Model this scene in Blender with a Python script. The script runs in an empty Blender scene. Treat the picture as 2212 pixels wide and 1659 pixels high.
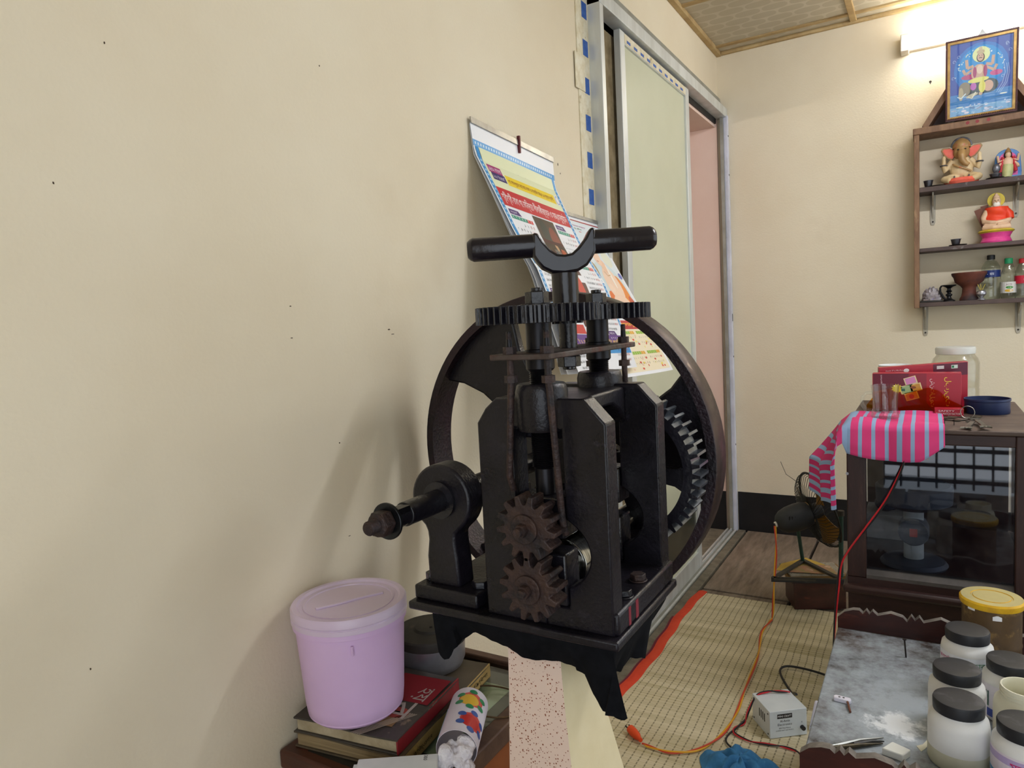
import bpy, bmesh, math, random
from mathutils import Vector, Matrix
from math import sin, cos, pi, radians
random.seed(7)
SC = bpy.context.scene
COL = SC.collection

# ------------------------------------------------------------------ camera
YAW, PITCH, ROLL, FPX = radians(31.0206), radians(4.9736), radians(-3.0154), 1500.0
fwd = Vector((-sin(YAW)*cos(PITCH), cos(YAW)*cos(PITCH), -sin(PITCH)))
r0 = Vector((cos(YAW), sin(YAW), 0)); u0 = r0.cross(fwd)
rt = r0*cos(ROLL) + u0*sin(ROLL); up = -r0*sin(ROLL) + u0*cos(ROLL)
cam = bpy.data.objects.new('camera', bpy.data.cameras.new('camera'))
COL.objects.link(cam); SC.camera = cam
cam.matrix_world = Matrix(((rt.x, up.x, -fwd.x, 0), (rt.y, up.y, -fwd.y, 0), (rt.z, up.z, -fwd.z, 1.2), (0, 0, 0, 1)))
cam.data.sensor_width = 36.0; cam.data.lens = 36.0*FPX/2212.0; cam.data.clip_start = 0.02

# ------------------------------------------------------------------ light and exposure
SC.view_settings.view_transform = 'Standard'; SC.view_settings.look = 'None'
SC.view_settings.gamma = 1.0; SC.view_settings.use_curve_mapping = False
SC.view_settings.exposure = -0.06
SC.cycles.use_denoising = True
SC.cycles.max_bounces = 8; SC.cycles.transparent_max_bounces = 16
SC.cycles.sample_clamp_indirect = 6.0; SC.cycles.caustics_reflective = False; SC.cycles.caustics_refractive = False
W = bpy.data.worlds.new('sky'); SC.world = W; W.use_nodes = True
W.node_tree.nodes['Background'].inputs[0].default_value = (0.80, 0.90, 1.0, 1)
W.node_tree.nodes['Background'].inputs[1].default_value = 1.5

def area(name, loc, rot, sx, sy, power, col):
    l = bpy.data.lights.new(name, 'AREA'); l.shape = 'RECTANGLE'; l.size = sx; l.size_y = sy
    l.energy = power; l.color = col
    o = bpy.data.objects.new(name, l); COL.objects.link(o); o.location = loc; o.rotation_euler = rot
    return o
# daylight through the street gate behind the camera and through the side shop window
area('daylight_gate', (0.75, -0.98, 1.15), (radians(90), 0, 0), 2.0, 2.2, 22, (0.93, 0.96, 1.0))
area('daylight_window', (2.56, 2.2, 1.32), (radians(90), 0, radians(90)), 2.5, 1.9, 12, (0.92, 0.96, 1.0))

# ------------------------------------------------------------------ helpers
def hx(h):
    h = h.lstrip('#'); v = [int(h[i:i+2], 16)/255 for i in (0, 2, 4)]
    return tuple((c/12.92 if c <= 0.04045 else ((c+0.055)/1.055)**2.4) for c in v) + (1.0,)
MATS = {}
def mat(name, c1, c2=None, scale=6, rough=0.55, metal=0.0, bump=0.0, bscale=80, lo=0.35, hi=0.65, trans=0.0,
        spec=0.5, emis=None, estr=0.0, stretch=(1, 1, 1), ior=1.45, c3=None, scale3=40, lo3=0.6, hi3=0.7, alpha=1.0, detail=5, sss=0, rvar=0.0, coat=0.0):
    m = bpy.data.materials.new(name); m.use_nodes = True; MATS[name] = m
    nt = m.node_tree; n = nt.nodes; b = n['Principled BSDF']; L = nt.links.new
    b.inputs['Roughness'].default_value = rough; b.inputs['Metallic'].default_value = metal
    b.inputs['Specular IOR Level'].default_value = spec; b.inputs['Transmission Weight'].default_value = trans
    b.inputs['IOR'].default_value = ior; b.inputs['Alpha'].default_value = alpha; b.inputs['Coat Weight'].default_value = coat
    if sss: b.inputs['Subsurface Weight'].default_value = sss; b.inputs['Subsurface Radius'].default_value = (.01, .01, .01)
    b.inputs['Base Color'].default_value = hx(c1)
    tc = n.new('ShaderNodeTexCoord'); mp = n.new('ShaderNodeMapping'); mp.inputs['Scale'].default_value = stretch
    L(tc.outputs['Object'], mp.inputs['Vector'])
    out = None
    def noise(s, lo_, hi_):
        t = n.new('ShaderNodeTexNoise'); t.inputs['Scale'].default_value = s; t.inputs['Detail'].default_value = detail
        t.inputs['Roughness'].default_value = 0.6
        L(mp.outputs[0], t.inputs['Vector'])
        r = n.new('ShaderNodeMapRange'); r.inputs['From Min'].default_value = lo_; r.inputs['From Max'].default_value = hi_
        L(t.outputs['Fac'], r.inputs['Value']); return r.outputs[0], t
    def mix(fac, a, bb):
        x = n.new('ShaderNodeMix'); x.data_type = 'RGBA'; L(fac, x.inputs['Factor'])
        for s, v in ((6, a), (7, bb)):
            if isinstance(v, tuple): x.inputs[s].default_value = v
            else: L(v, x.inputs[s])
        return x.outputs[2]
    if c2:
        f, t = noise(scale, lo, hi); out = mix(f, hx(c1), hx(c2))
        if rvar:
            rr = n.new('ShaderNodeMapRange'); rr.inputs['To Min'].default_value = rough; rr.inputs['To Max'].default_value = rough+rvar
            L(f, rr.inputs['Value']); L(rr.outputs[0], b.inputs['Roughness'])
    if c3:
        f, t = noise(scale3, lo3, hi3); out = mix(f, out if out else hx(c1), hx(c3))
    if out: L(out, b.inputs['Base Color'])
    if bump:
        t = n.new('ShaderNodeTexNoise'); t.inputs['Scale'].default_value = bscale; t.inputs['Detail'].default_value = 4
        L(mp.outputs[0], t.inputs['Vector'])
        bp = n.new('ShaderNodeBump'); bp.inputs['Strength'].default_value = bump; bp.inputs['Distance'].default_value = 0.01
        L(t.outputs['Fac'], bp.inputs['Height']); L(bp.outputs[0], b.inputs['Normal'])
    if emis:
        b.inputs['Emission Color'].default_value = hx(emis); b.inputs['Emission Strength'].default_value = estr
    return m
def mat_vcol(name, rough=0.5, spec=0.4):
    m = bpy.data.materials.new(name); m.use_nodes = True; MATS[name] = m
    b = m.node_tree.nodes['Principled BSDF']; b.inputs['Roughness'].default_value = rough; b.inputs['Specular IOR Level'].default_value = spec
    a = m.node_tree.nodes.new('ShaderNodeVertexColor'); a.layer_name = 'ink'
    m.node_tree.links.new(a.outputs['Color'], b.inputs['Base Color']); return m

class MB:
    """collects shapes of one part; verts are in world (or local) coordinates, obj() subtracts the origin"""
    def __init__(s): s.v = []; s.f = []; s.mi = []; s.c = []; s.M = None; s.cm = 0; s.cc = None
    def add(s, v, f):
        o = len(s.v)
        if s.M is not None: v = [s.M @ Vector(p) for p in v]
        s.v += [tuple(p) for p in v]; s.f += [tuple(i+o for i in q) for q in f]
        s.mi += [s.cm]*len(f); s.c += [s.cc]*len(f); return s
    def box(s, x0, x1, y0, y1, z0, z1):
        return s.add([(x0,y0,z0),(x1,y0,z0),(x1,y1,z0),(x0,y1,z0),(x0,y0,z1),(x1,y0,z1),(x1,y1,z1),(x0,y1,z1)],
                     [(0,3,2,1),(4,5,6,7),(0,1,5,4),(1,2,6,5),(2,3,7,6),(3,0,4,7)])
    def hexa(s, p): return s.add(p, [(0,3,2,1),(4,5,6,7),(0,1,5,4),(1,2,6,5),(2,3,7,6),(3,0,4,7)])
    def frame(s, a, d):
        d = Vector(d).normalized(); h = Vector((0,0,1)) if abs(d.z) < .9 else Vector((1,0,0))
        u = d.cross(h).normalized(); w = d.cross(u).normalized(); return Vector(a), d, u, w
    def cyl(s, a, b, r, r2=None, n=20, cap=True):
        r2 = r if r2 is None else r2; a = Vector(a); b = Vector(b); A, d, u, w = s.frame(a, b-a)
        v = []; 
        for P, R in ((a, r), (b, r2)):
            for k in range(n): t = 2*pi*k/n; v.append(P + u*(R*cos(t)) + w*(R*sin(t)))
        f = [(k, (k+1) % n, n+(k+1) % n, n+k) for k in range(n)]
        if cap: f += [tuple(range(n))[::-1], tuple(range(n, 2*n))]
        return s.add(v, f)
    def lathe(s, prof, base=(0,0,0), axis=(0,0,1), n=28, arc=2*pi, rz=None):
        """prof = [(r, h)...] from bottom to top, about axis"""
        A, d, u, w = s.frame(base, axis); v = []; f = []; m = len(prof); full = arc > 6.28
        K = n if full else n+1
        for k in range(K):
            t = arc*k/n
            for r, h in prof: v.append(A + d*h + (u*cos(t) + w*sin(t))*max(r, 1e-5))
        for k in range(n):
            k2 = (k+1) % K
            for i in range(m-1): f.append((k*m+i, k2*m+i, k2*m+i+1, k*m+i+1))
        return s.add(v, f)
    def prism(s, pts, a, d, u=None, w=None):
        """2-D outline pts in plane (u, w) at point a, extruded along vector d"""
        a = Vector(a); d = Vector(d); u = Vector(u); w = Vector(w); n = len(pts)
        v = [a+u*p[0]+w*p[1] for p in pts]; v += [p+d for p in v]
        f = [(k, (k+1) % n, n+(k+1) % n, n+k) for k in range(n)] + [tuple(range(n))[::-1], tuple(range(n, 2*n))]
        return s.add(v, f)
    def py(s, pts, y0, y1): return s.prism(pts, (0,y0,0), (0,y1-y0,0), (1,0,0), (0,0,1))   # outline in x,z
    def pz(s, pts, z0, z1): return s.prism(pts, (0,0,z0), (0,0,z1-z0), (1,0,0), (0,1,0))   # outline in x,y
    def px(s, pts, x0, x1): return s.prism(pts, (x0,0,0), (x1-x0,0,0), (0,1,0), (0,0,1))   # outline in y,z
    def tube(s, path, r, n=8, closed=False, cap=True):
        P = [Vector(p) for p in path]; m = len(P); v = []; pu = None
        for i in range(m):
            d = (P[(i+1) % m]-P[i-1]) if closed else (P[min(i+1, m-1)]-P[max(i-1, 0)])
            d = d.normalized() if d.length > 1e-9 else Vector((0,0,1))
            if pu is None:
                h = Vector((0,0,1)) if abs(d.z) < .9 else Vector((1,0,0)); u = d.cross(h).normalized()
            else: u = (pu - d*pu.dot(d)).normalized()
            pu = u; w = d.cross(u); R = r[i] if isinstance(r, (list, tuple)) else r
            for k in range(n): t = 2*pi*k/n; v.append(P[i] + u*(R*cos(t)) + w*(R*sin(t)))
        f = []
        for i in range(m if closed else m-1):
            j = (i+1) % m
            for k in range(n): f.append((i*n+k, i*n+(k+1) % n, j*n+(k+1) % n, j*n+k))
        if cap and not closed: f += [tuple(range(n))[::-1], tuple(range((m-1)*n, m*n))]
        return s.add(v, f)
    def ell(s, c, r, nu=16, nv=10, R=None):
        v = []; f = []; c = Vector(c)
        for i in range(nv+1):
            a = pi*i/nv
            for k in range(nu):
                t = 2*pi*k/nu; p = Vector((r[0]*sin(a)*cos(t), r[1]*sin(a)*sin(t), r[2]*cos(a)))
                if R is not None: p = R @ p
                v.append(c+p)
        for i in range(nv):
            for k in range(nu): f.append((i*nu+k, (i+1)*nu+k, (i+1)*nu+(k+1) % nu, i*nu+(k+1) % nu))
        return s.add(v, f)
    def grid(s, fn, nu, nv, thick=None):
        v = []; f = []
        for j in range(nv+1):
            for i in range(nu+1): v.append(Vector(fn(i/nu, j/nv)))
        for j in range(nv):
            for i in range(nu): a = j*(nu+1)+i; f.append((a, a+1, a+nu+2, a+nu+1))
        if thick:
            m = len(v); N = []
            for j in range(nv+1):
                for i in range(nu+1):
                    i0, i1, j0, j1 = max(i-1,0), min(i+1,nu), max(j-1,0), min(j+1,nv)
                    N.append((v[j*(nu+1)+i1]-v[j*(nu+1)+i0]).cross(v[j1*(nu+1)+i]-v[j0*(nu+1)+i]).normalized())
            v += [v[i]-N[i]*thick for i in range(m)]
            f += [tuple(q+m for q in fc)[::-1] for fc in f]
            rim = [i for i in range(nu+1)] + [j*(nu+1)+nu for j in range(1, nv+1)] + [nv*(nu+1)+i for i in range(nu-1, -1, -1)] + [j*(nu+1) for j in range(nv-1, 0, -1)]
            K = len(rim); f += [(rim[(k+1) % K], rim[k], rim[k]+m, rim[(k+1) % K]+m) for k in range(K)]
        return s.add(v, f)
    def gear(s, c, axis, r_root, r_tip, n, th, ph=0.0, hole=0.0, w=(.27, .12)):
        w_ = w; A, d, u, w = s.frame(c, axis); out = []
        for k in range(n):
            for fr, R in ((-.5, r_root), (-w_[0], r_root), (-w_[1], r_tip), (w_[1], r_tip), (w_[0], r_root)):
                t = 2*pi*(k+fr)/n + ph; out.append((R*cos(t), R*sin(t)))
        m = len(out); D = Vector(axis).normalized()*th
        v = [A+u*p[0]+w*p[1] for p in out]; v += [p+D for p in v]
        f = [(k, (k+1) % m, m+(k+1) % m, m+k) for k in range(m)]
        if hole:
            for Z in (0, 1):
                for p in out:
                    t = math.atan2(p[1], p[0]); q = A+u*(hole*cos(t))+w*(hole*sin(t)); v.append(q+D*Z)
            for k in range(m):
                k2 = (k+1) % m
                f += [(k, 2*m+k, 2*m+k2, k2), (m+k, m+k2, 3*m+k2, 3*m+k), (2*m+k, 3*m+k, 3*m+k2, 2*m+k2)]
        else: f += [tuple(range(m))[::-1], tuple(range(m, 2*m))]
        return s.add(v, f)

def obj(name, mb, m, parent=None, org=None, smooth=35, bev=0.0, fixn=True):
    me = bpy.data.meshes.new(name)
    o3 = Vector(org) if org is not None else (parent_org(parent) if parent else Vector((0,0,0)))
    me.from_pydata([tuple(Vector(p)-o3) for p in mb.v], [], mb.f); me.update()
    ms = m if isinstance(m, (list, tuple)) else [m]
    for x in ms: me.materials.append(MATS[x] if isinstance(x, str) else x)
    if len(ms) > 1: me.polygons.foreach_set('material_index', mb.mi)
    if any(c is not None for c in mb.c):
        a = me.color_attributes.new('ink', 'FLOAT_COLOR', 'CORNER')
        for p, c in zip(me.polygons, mb.c):
            for li in p.loop_indices: a.data[li].color = c or (1,1,1,1)
    if fixn:
        bm = bmesh.new(); bm.from_mesh(me); bmesh.ops.recalc_face_normals(bm, faces=bm.faces); bm.to_mesh(me); bm.free()
    if smooth:
        me.shade_smooth(); me.set_sharp_from_angle(angle=radians(smooth))
    o = bpy.data.objects.new(name, me); COL.objects.link(o)
    if bev:
        b = o.modifiers.new('bevel', 'BEVEL'); b.width = bev; b.segments = 2; b.limit_method = 'ANGLE'; b.angle_limit = radians(40)
    if parent: o.parent = parent
    elif org is not None: o.location = org
    return o
def parent_org(p):
    while p.parent: p = p.parent
    return Vector(p.get('_org', p.location))
def thing(name, label, cat, loc=(0,0,0), group=None, rotz=0, local=False):
    o = bpy.data.objects.new(name, None); COL.objects.link(o); o.location = loc; o.rotation_euler = (0,0,rotz)
    o.empty_display_size = .02
    o['label'] = label; o['category'] = cat
    if group: o['group'] = group
    if local: o['_org'] = (0,0,0)
    return o
def tag(o, label, cat, group=None):
    o['label'] = label; o['category'] = cat
    if group: o['group'] = group
    return o
def struct(o): o['kind'] = 'structure'; return o
def copytree(o, parent=None):
    c = o.copy(); COL.objects.link(c); c.parent = parent
    for ch in list(o.children): copytree(ch, c)
    return c

# flat print: coloured polygons laid on a sheet; sheet(u, v) -> point, raised by layer along the sheet's normal
def text_polys(body, h, bold=0.0):
    cu = bpy.data.curves.new('lettering', 'FONT'); cu.body = body; cu.size = 1.0; cu.resolution_u = 2; cu.offset = bold
    o = bpy.data.objects.new('lettering', cu); COL.objects.link(o)
    dg = bpy.context.evaluated_depsgraph_get(); e = o.evaluated_get(dg); m = e.to_mesh()
    vs = [v.co.copy() for v in m.vertices]; fs = [tuple(p.vertices) for p in m.polygons]
    e.to_mesh_clear(); bpy.data.objects.remove(o); bpy.data.curves.remove(cu)
    if not vs: return [], [], 0
    x0 = min(v.x for v in vs); x1 = max(v.x for v in vs); y0 = min(v.y for v in vs); y1 = max(v.y for v in vs)
    k = h/(y1-y0)
    return [((v.x-x0)*k, (v.y-y0)*k) for v in vs], fs, (x1-x0)*k
class Print:
    """u to the right, v up, in metres on the sheet; sheet(u,v,raise)"""
    def __init__(s, sheet): s.sheet = sheet; s.mb = MB(); s.k = 1
    def poly(s, pts, col, z=None, sub=1):
        z = s.k if z is None else z
        s.mb.cc = hx(col); s.mb.add([s.sheet(p[0], p[1], z*0.00012) for p in pts], [tuple(range(len(pts)))])
    def rect(s, u0, v0, u1, v1, col, z=1, n=1):
        s.mb.cc = hx(col)
        nu = max(1, int(n*abs(u1-u0)/.03)); nv = max(1, int(n*abs(v1-v0)/.03))
        s.mb.grid(lambda a, b: s.sheet(u0+(u1-u0)*a, v0+(v1-v0)*b, z*0.00012), nu, nv)
    def ellipse(s, u, v, a, b, col, z=1, n=18, t0=0):
        s.mb.cc = hx(col); N = max(1, min(6, int(max(a, b)/.006)))
        P = [s.sheet(u, v, z*.00012)]
        for r in range(1, N+1):
            for k in range(n):
                t = 2*pi*k/n; p, q = a*r/N*cos(t), b*r/N*sin(t); P.append(s.sheet(u+p*cos(t0)-q*sin(t0), v+p*sin(t0)+q*cos(t0), z*.00012))
        F = [(0, 1+k, 1+(k+1) % n) for k in range(n)]
        for r in range(N-1):
            F += [(1+r*n+k, 1+(r+1)*n+k, 1+(r+1)*n+(k+1) % n, 1+r*n+(k+1) % n) for k in range(n)]
        s.mb.add(P, F)
    def text(s, body, u, v, h, col, z=3, width=None, center=False, rot=0):
        P, F, w = text_polys(body, h)
        if not P: return 0
        k = width/w if width else 1.0
        if center: u = u - w*k/2*cos(rot); v = v - w*k/2*sin(rot)
        s.mb.cc = hx(col); c, sn = cos(rot), sin(rot)
        s.mb.add([s.sheet(u+p[0]*k*c-p[1]*sn, v+p[0]*k*sn+p[1]*c, z*0.00012) for p in P], F); return w*k
    def curve(s, pts, w, col, z=2):
        for a, b in zip(pts[:-1], pts[1:]):
            dx, dy = b[0]-a[0], b[1]-a[1]; L = math.hypot(dx, dy) or 1; nx, ny = -dy/L*w/2, dx/L*w/2
            s.poly([(a[0]+nx, a[1]+ny), (b[0]+nx, b[1]+ny), (b[0]-nx, b[1]-ny), (a[0]-nx, a[1]-ny)], col, z)
    def build(s, name, parent, m='ink_paper'): return obj(name, s.mb, m, parent, smooth=0, fixn=False)
mat_vcol('ink_paper', 0.35); mat_vcol('ink_matt', 0.8, .2)
def thin_glass(name, tint, rough, dirt=0.0, refl=1.0):
    m = bpy.data.materials.new(name); m.use_nodes = True; MATS[name] = m; nt = m.node_tree; n = nt.nodes; L = nt.links.new
    n.remove(n['Principled BSDF']); tr = n.new('ShaderNodeBsdfTransparent'); tr.inputs[0].default_value = hx(tint)
    gl = n.new('ShaderNodeBsdfGlossy'); gl.inputs['Roughness'].default_value = rough
    lw = n.new('ShaderNodeLayerWeight'); pw = n.new('ShaderNodeMath'); pw.operation = 'POWER'; L(lw.outputs['Facing'], pw.inputs[0]); pw.inputs[1].default_value = 4.0
    fz = n.new('ShaderNodeMath'); fz.operation = 'MULTIPLY_ADD'; L(pw.outputs[0], fz.inputs[0]); fz.inputs[1].default_value = .8; fz.inputs[2].default_value = .045
    mu = n.new('ShaderNodeMath'); mu.operation = 'MULTIPLY'; mu.use_clamp = True; L(fz.outputs[0], mu.inputs[0]); mu.inputs[1].default_value = refl
    mx = n.new('ShaderNodeMixShader'); L(mu.outputs[0], mx.inputs[0]); L(tr.outputs[0], mx.inputs[1]); L(gl.outputs[0], mx.inputs[2]); o = mx
    if dirt:
        df = n.new('ShaderNodeBsdfDiffuse'); df.inputs[0].default_value = hx('#b9b6b4'); t = n.new('ShaderNodeTexNoise'); t.inputs['Scale'].default_value = 40; t.inputs['Detail'].default_value = 8
        tc = n.new('ShaderNodeTexCoord'); L(tc.outputs['Object'], t.inputs['Vector'])
        r = n.new('ShaderNodeMapRange'); r.inputs[1].default_value = .45; r.inputs[2].default_value = .9; r.inputs[4].default_value = dirt; L(t.outputs[0], r.inputs[0])
        m2 = n.new('ShaderNodeMixShader'); L(r.outputs[0], m2.inputs[0]); L(mx.outputs[0], m2.inputs[1]); L(df.outputs[0], m2.inputs[2]); o = m2
    L(o.outputs[0], n['Material Output'].inputs[0]); return m
thin_glass('pane_glass', '#f6faf8', .02)
# ------------------------------------------------------------------ the room
XW, YB, ZC = -0.952, 3.843, 2.549          # left wall, back wall, ceiling
XR, YR = 2.4, -0.8                         # right wall, street side
mat('wall_paint', '#e6dcc4', '#ded1b6', scale=1.1, rough=.75, bump=.10, bscale=150, c3='#d3c3a6', scale3=1.6, lo3=.6, hi3=.9, spec=.25)
mat('pink_paint', '#ecd3c5', '#e7cbbb', scale=3, rough=.8)
mat('black_paint', '#0b0b0c', '#17171a', scale=9, rough=.55)
mat('aluminium', '#dde1e0', '#c6c9c6', scale=14, rough=.38, metal=.3, stretch=(1,1,.2))
mat('aluminium_grey', '#a5a69e', '#8f8f85', scale=10, rough=.5, metal=.3)
mat('white_rail', '#d9dcea', '#c3c6d2', scale=9, rough=.4, c3='#57504a', scale3=18, lo3=.72, hi3=.78)
mat('cement', '#8a7c5f', '#6e5f43', scale=20, rough=.9, bump=.4, bscale=60)
mat('plank', '#6b5c4d', '#86796a', scale=7, rough=.75, stretch=(5,.8,1), bump=.15, bscale=60, c3='#4a3f35', scale3=5, lo3=.55, hi3=.8)
mat('gap_dark', '#1b1815', rough=.9)
mat('sill_stone', '#7d7666', '#615b4d', scale=18, rough=.85, bump=.2, c3='#a39a86', scale3=60, lo3=.68, hi3=.75)
mat('batten_wood', '#c0a777', '#a3875a', scale=8, rough=.7, c3='#7b5a38', scale3=6, lo3=.6, hi3=.8)
mat('tape', '#e2dcc6', '#cfc3a2', scale=30, rough=.6, c3='#a59468', scale3=25, lo3=.62, hi3=.72)
mat('tape_blue', '#1f4f9e', '#3a63a8', scale=60, rough=.6)
mat('iron_bar', '#2a2a2e', rough=.5, metal=.6)
mat('ceiling_dark', '#22190f', rough=.9)
def ceil_mat():
    m = mat('ceiling_panel', '#b9ad93'); nt = m.node_tree; n = nt.nodes; L = nt.links.new; b = n['Principled BSDF']
    tc = n.new('ShaderNodeTexCoord'); mp = n.new('ShaderNodeMapping'); mp.inputs['Scale'].default_value = (8.5, 15, 1); L(tc.outputs['Object'], mp.inputs[0])
    sx = n.new('ShaderNodeSeparateXYZ'); L(mp.outputs[0], sx.inputs[0])
    def mth(op, a, bb=None):
        x = n.new('ShaderNodeMath'); x.operation = op
        for i, v in enumerate((a, bb)):
            if v is None: continue
            if isinstance(v, (int, float)): x.inputs[i].default_value = v
            else: L(v, x.inputs[i])
        return x.outputs[0]
    row = mth('FLOOR', sx.outputs[1]); off = mth('MULTIPLY', mth('MODULO', row, 2), .5)
    fx = mth('SUBTRACT', mth('FRACT', mth('ADD', sx.outputs[0], off)), .5); fy = mth('SUBTRACT', mth('FRACT', sx.outputs[1]), .5)
    d = mth('ADD', mth('POWER', mth('ABSOLUTE', mth('MULTIPLY', fx, 2.1)), 4), mth('POWER', mth('ABSOLUTE', mth('MULTIPLY', fy, 2.15)), 2))
    e = mth('LESS_THAN', d, .9)
    no = n.new('ShaderNodeTexNoise'); no.inputs['Scale'].default_value = 5; L(tc.outputs['Object'], no.inputs['Vector'])
    def mx(f, a, c):
        x = n.new('ShaderNodeMix'); x.data_type = 'RGBA'; L(f, x.inputs[0])
        for s, v in ((6, a), (7, c)):
            if isinstance(v, tuple): x.inputs[s].default_value = v
            else: L(v, x.inputs[s])
        return x.outputs[2]
    base = mx(e, hx('#cfc7b4'), hx('#bdb49e')); st = mth('MULTIPLY', no.outputs[0], .55)
    L(mx(st, base, hx('#a6987f')), b.inputs['Base Color']); b.inputs['Roughness'].default_value = .6
ceil_mat()

# floor slab, wooden boards with open joints, sill
fl = struct(obj('floor', MB().box(-2.6, XR, YR, YB+.15, -.12, -.022), 'gap_dark'))
xs = [-.853, -.486, -.115, .256, .627, .998, 1.369, 1.74, 2.11, 2.4]; ys = [(-.78, .42), (.43, 1.68), (1.69, 2.93), (2.942, 3.838)]
for (y0, y1) in ys:
    for a, b in zip(xs[:-1], xs[1:]):
        obj('floor_board', MB().box(a+.006, b-.006, y0, y1, -.022, 0), 'plank', fl, bev=.003)
obj('door_sill', MB().box(-.898, -.858, -.78, 3.838, -.022, .002).box(-.952, -.898, -.78, 2.2, -.022, .0), 'sill_stone', fl, bev=.003)
obj('next_room_floor', MB().box(-2.4, -.955, 1.6, 3.84, -.022, -.002), 'sill_stone', fl)

# left wall with the sliding door opening
DY0, DY1, DZ = 2.20, 3.838, 2.235
wl = MB(); wl.box(XW-.10, XW, YR, DY0, -.02, ZC+.1); wl.box(XW-.10, XW, DY0, YB, DZ, ZC+.1)
WLO = struct(obj('wall_left', wl, 'wall_paint'))
struct(obj('wall_back', MB().box(-2.5, XR, YB, YB+.12, -.02, ZC+.1), 'wall_paint'))
struct(obj('baseboard_back', MB().box(-.895, XR, YB-.004, YB, -.01, .214), 'black_paint'))
# room beyond the door
nr = MB(); nr.box(-2.40, XW-.004, YB-.02, YB-.001, -.02, 2.6); nr.box(-2.45, -2.40, 1.5, YB, -.02, 2.6); nr.box(-2.4, XW-.1, 1.45, 1.5, -.02, 2.6)
struct(obj('wall_next_room', nr, 'pink_paint'))
struct(obj('ceiling_next_room', MB().box(-2.4, XW-.012, 1.5, YB-.02, 2.175, 2.232), 'pink_paint'))
struct(obj('baseboard_next_room', MB().box(-2.40, XW-.004, YB-.026, YB-.02, -.01, .216), 'black_paint'))
# right wall with shop window, street wall with gate opening
wr = MB(); wr.box(XR, XR+.12, YR, .9, -.02, ZC+.1); wr.box(XR, XR+.12, 3.5, YB, -.02, ZC+.1); wr.box(XR, XR+.12, .9, 3.5, -.02, .35); wr.box(XR, XR+.12, .9, 3.5, 2.3, ZC+.1)
struct(obj('wall_right', wr, 'wall_paint'))
wf = MB(); wf.box(XW-.1, -.25, YR-.12, YR, -.02, ZC+.1); wf.box(1.75, XR+.12, YR-.12, YR, -.02, ZC+.1); wf.box(-.25, 1.75, YR-.12, YR, 2.25, ZC+.1)
struct(obj('wall_street', wf, 'wall_paint'))
gt = thing('folding_gate', 'dark iron folding gate across the street entrance', 'gate', (.75, YR-.06, 0))
for i in range(21): obj('bar', MB().cyl((-.25+.1*i, YR-.06, 0), (-.25+.1*i, YR-.06, 2.25), .008, n=6), 'iron_bar', gt)
for z in (.05, .15, .25, .35, .45, .55, 1.1, 1.65, 2.2): obj('rail', MB().box(-.25, 1.75, YR-.07, YR-.05, z-.012, z+.012), 'iron_bar', gt)
wn = struct(thing('window_1', '', '', (XR+.06, 2.2, .35)))
del wn['label']; del wn['category']
for i in range(9): obj('window_bar', MB().cyl((XR+.06, .95+.31*i, .35), (XR+.06, .95+.31*i, 2.3), .008, n=6), 'iron_bar', wn)
for z in (.8, 1.3, 1.8): obj('window_rail', MB().box(XR+.05, XR+.07, .9, 3.5, z-.012, z+.012), 'iron_bar', wn)

# ceiling: battens with a panel in each bay
cl = struct(obj('ceiling', MB().box(XW-.1, XR+.1, YR-.1, YB+.1, ZC+.03, ZC+.12), 'ceiling_dark'))
cx = [-.952, -.302, .348, .998, 1.648, 2.298]; cy = [-.8, .55, 1.85, 3.162, 3.742]
pj = None
for i in range(len(cx)-1):
    for j in range(len(cy)-1):
        obj('ceiling_panel', MB().box(cx[i]+.006, cx[i+1]-.006, cy[j]+.006, cy[j+1]-.006, ZC+.006, ZC+.014), 'ceiling_panel', cl)
obj('ceiling_panel', MB().box(-.93, 2.3, 3.758, 3.835, ZC+.006, ZC+.014), 'ceiling_panel', cl)
for x in cx[1:]: obj('batten', MB().box(x-.015, x+.015, YR, YB, ZC-.004, ZC+.02), 'batten_wood', cl, bev=.003)
for y in cy[1:]: obj('batten', MB().box(XW, XR, y-.013, y+.013, ZC-.002, ZC+.02), 'batten_wood', cl, bev=.003)
tr = struct(obj('trim_1', MB().box(XW, XW+.026, YR, YB, ZC-.014, ZC+.02), 'batten_wood', bev=.003))
struct(obj('trim_2', MB().box(XW+.026, XR, YB-.018, YB, ZC-.012, ZC+.02), 'batten_wood', bev=.003))

mat('added_next_tube', '#ffffff', rough=.4, emis='#fff6f0', estr=46.0)  # added tube, out of view, put in to brighten the pink room
nl = thing('tube_lamp', 'added unseen fluorescent tube brightening the pink room beyond the sliding door', 'lamp', (-1.6, 2.6, 2.12))
obj('batten_housing', MB().box(-1.63, -1.57, 2.2, 3.0, 2.145, 2.172), 'tape', nl)
obj('tube', MB().cyl((-1.6, 2.22, 2.125), (-1.6, 2.98, 2.125), .018, n=16), 'added_next_tube', nl)
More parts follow.
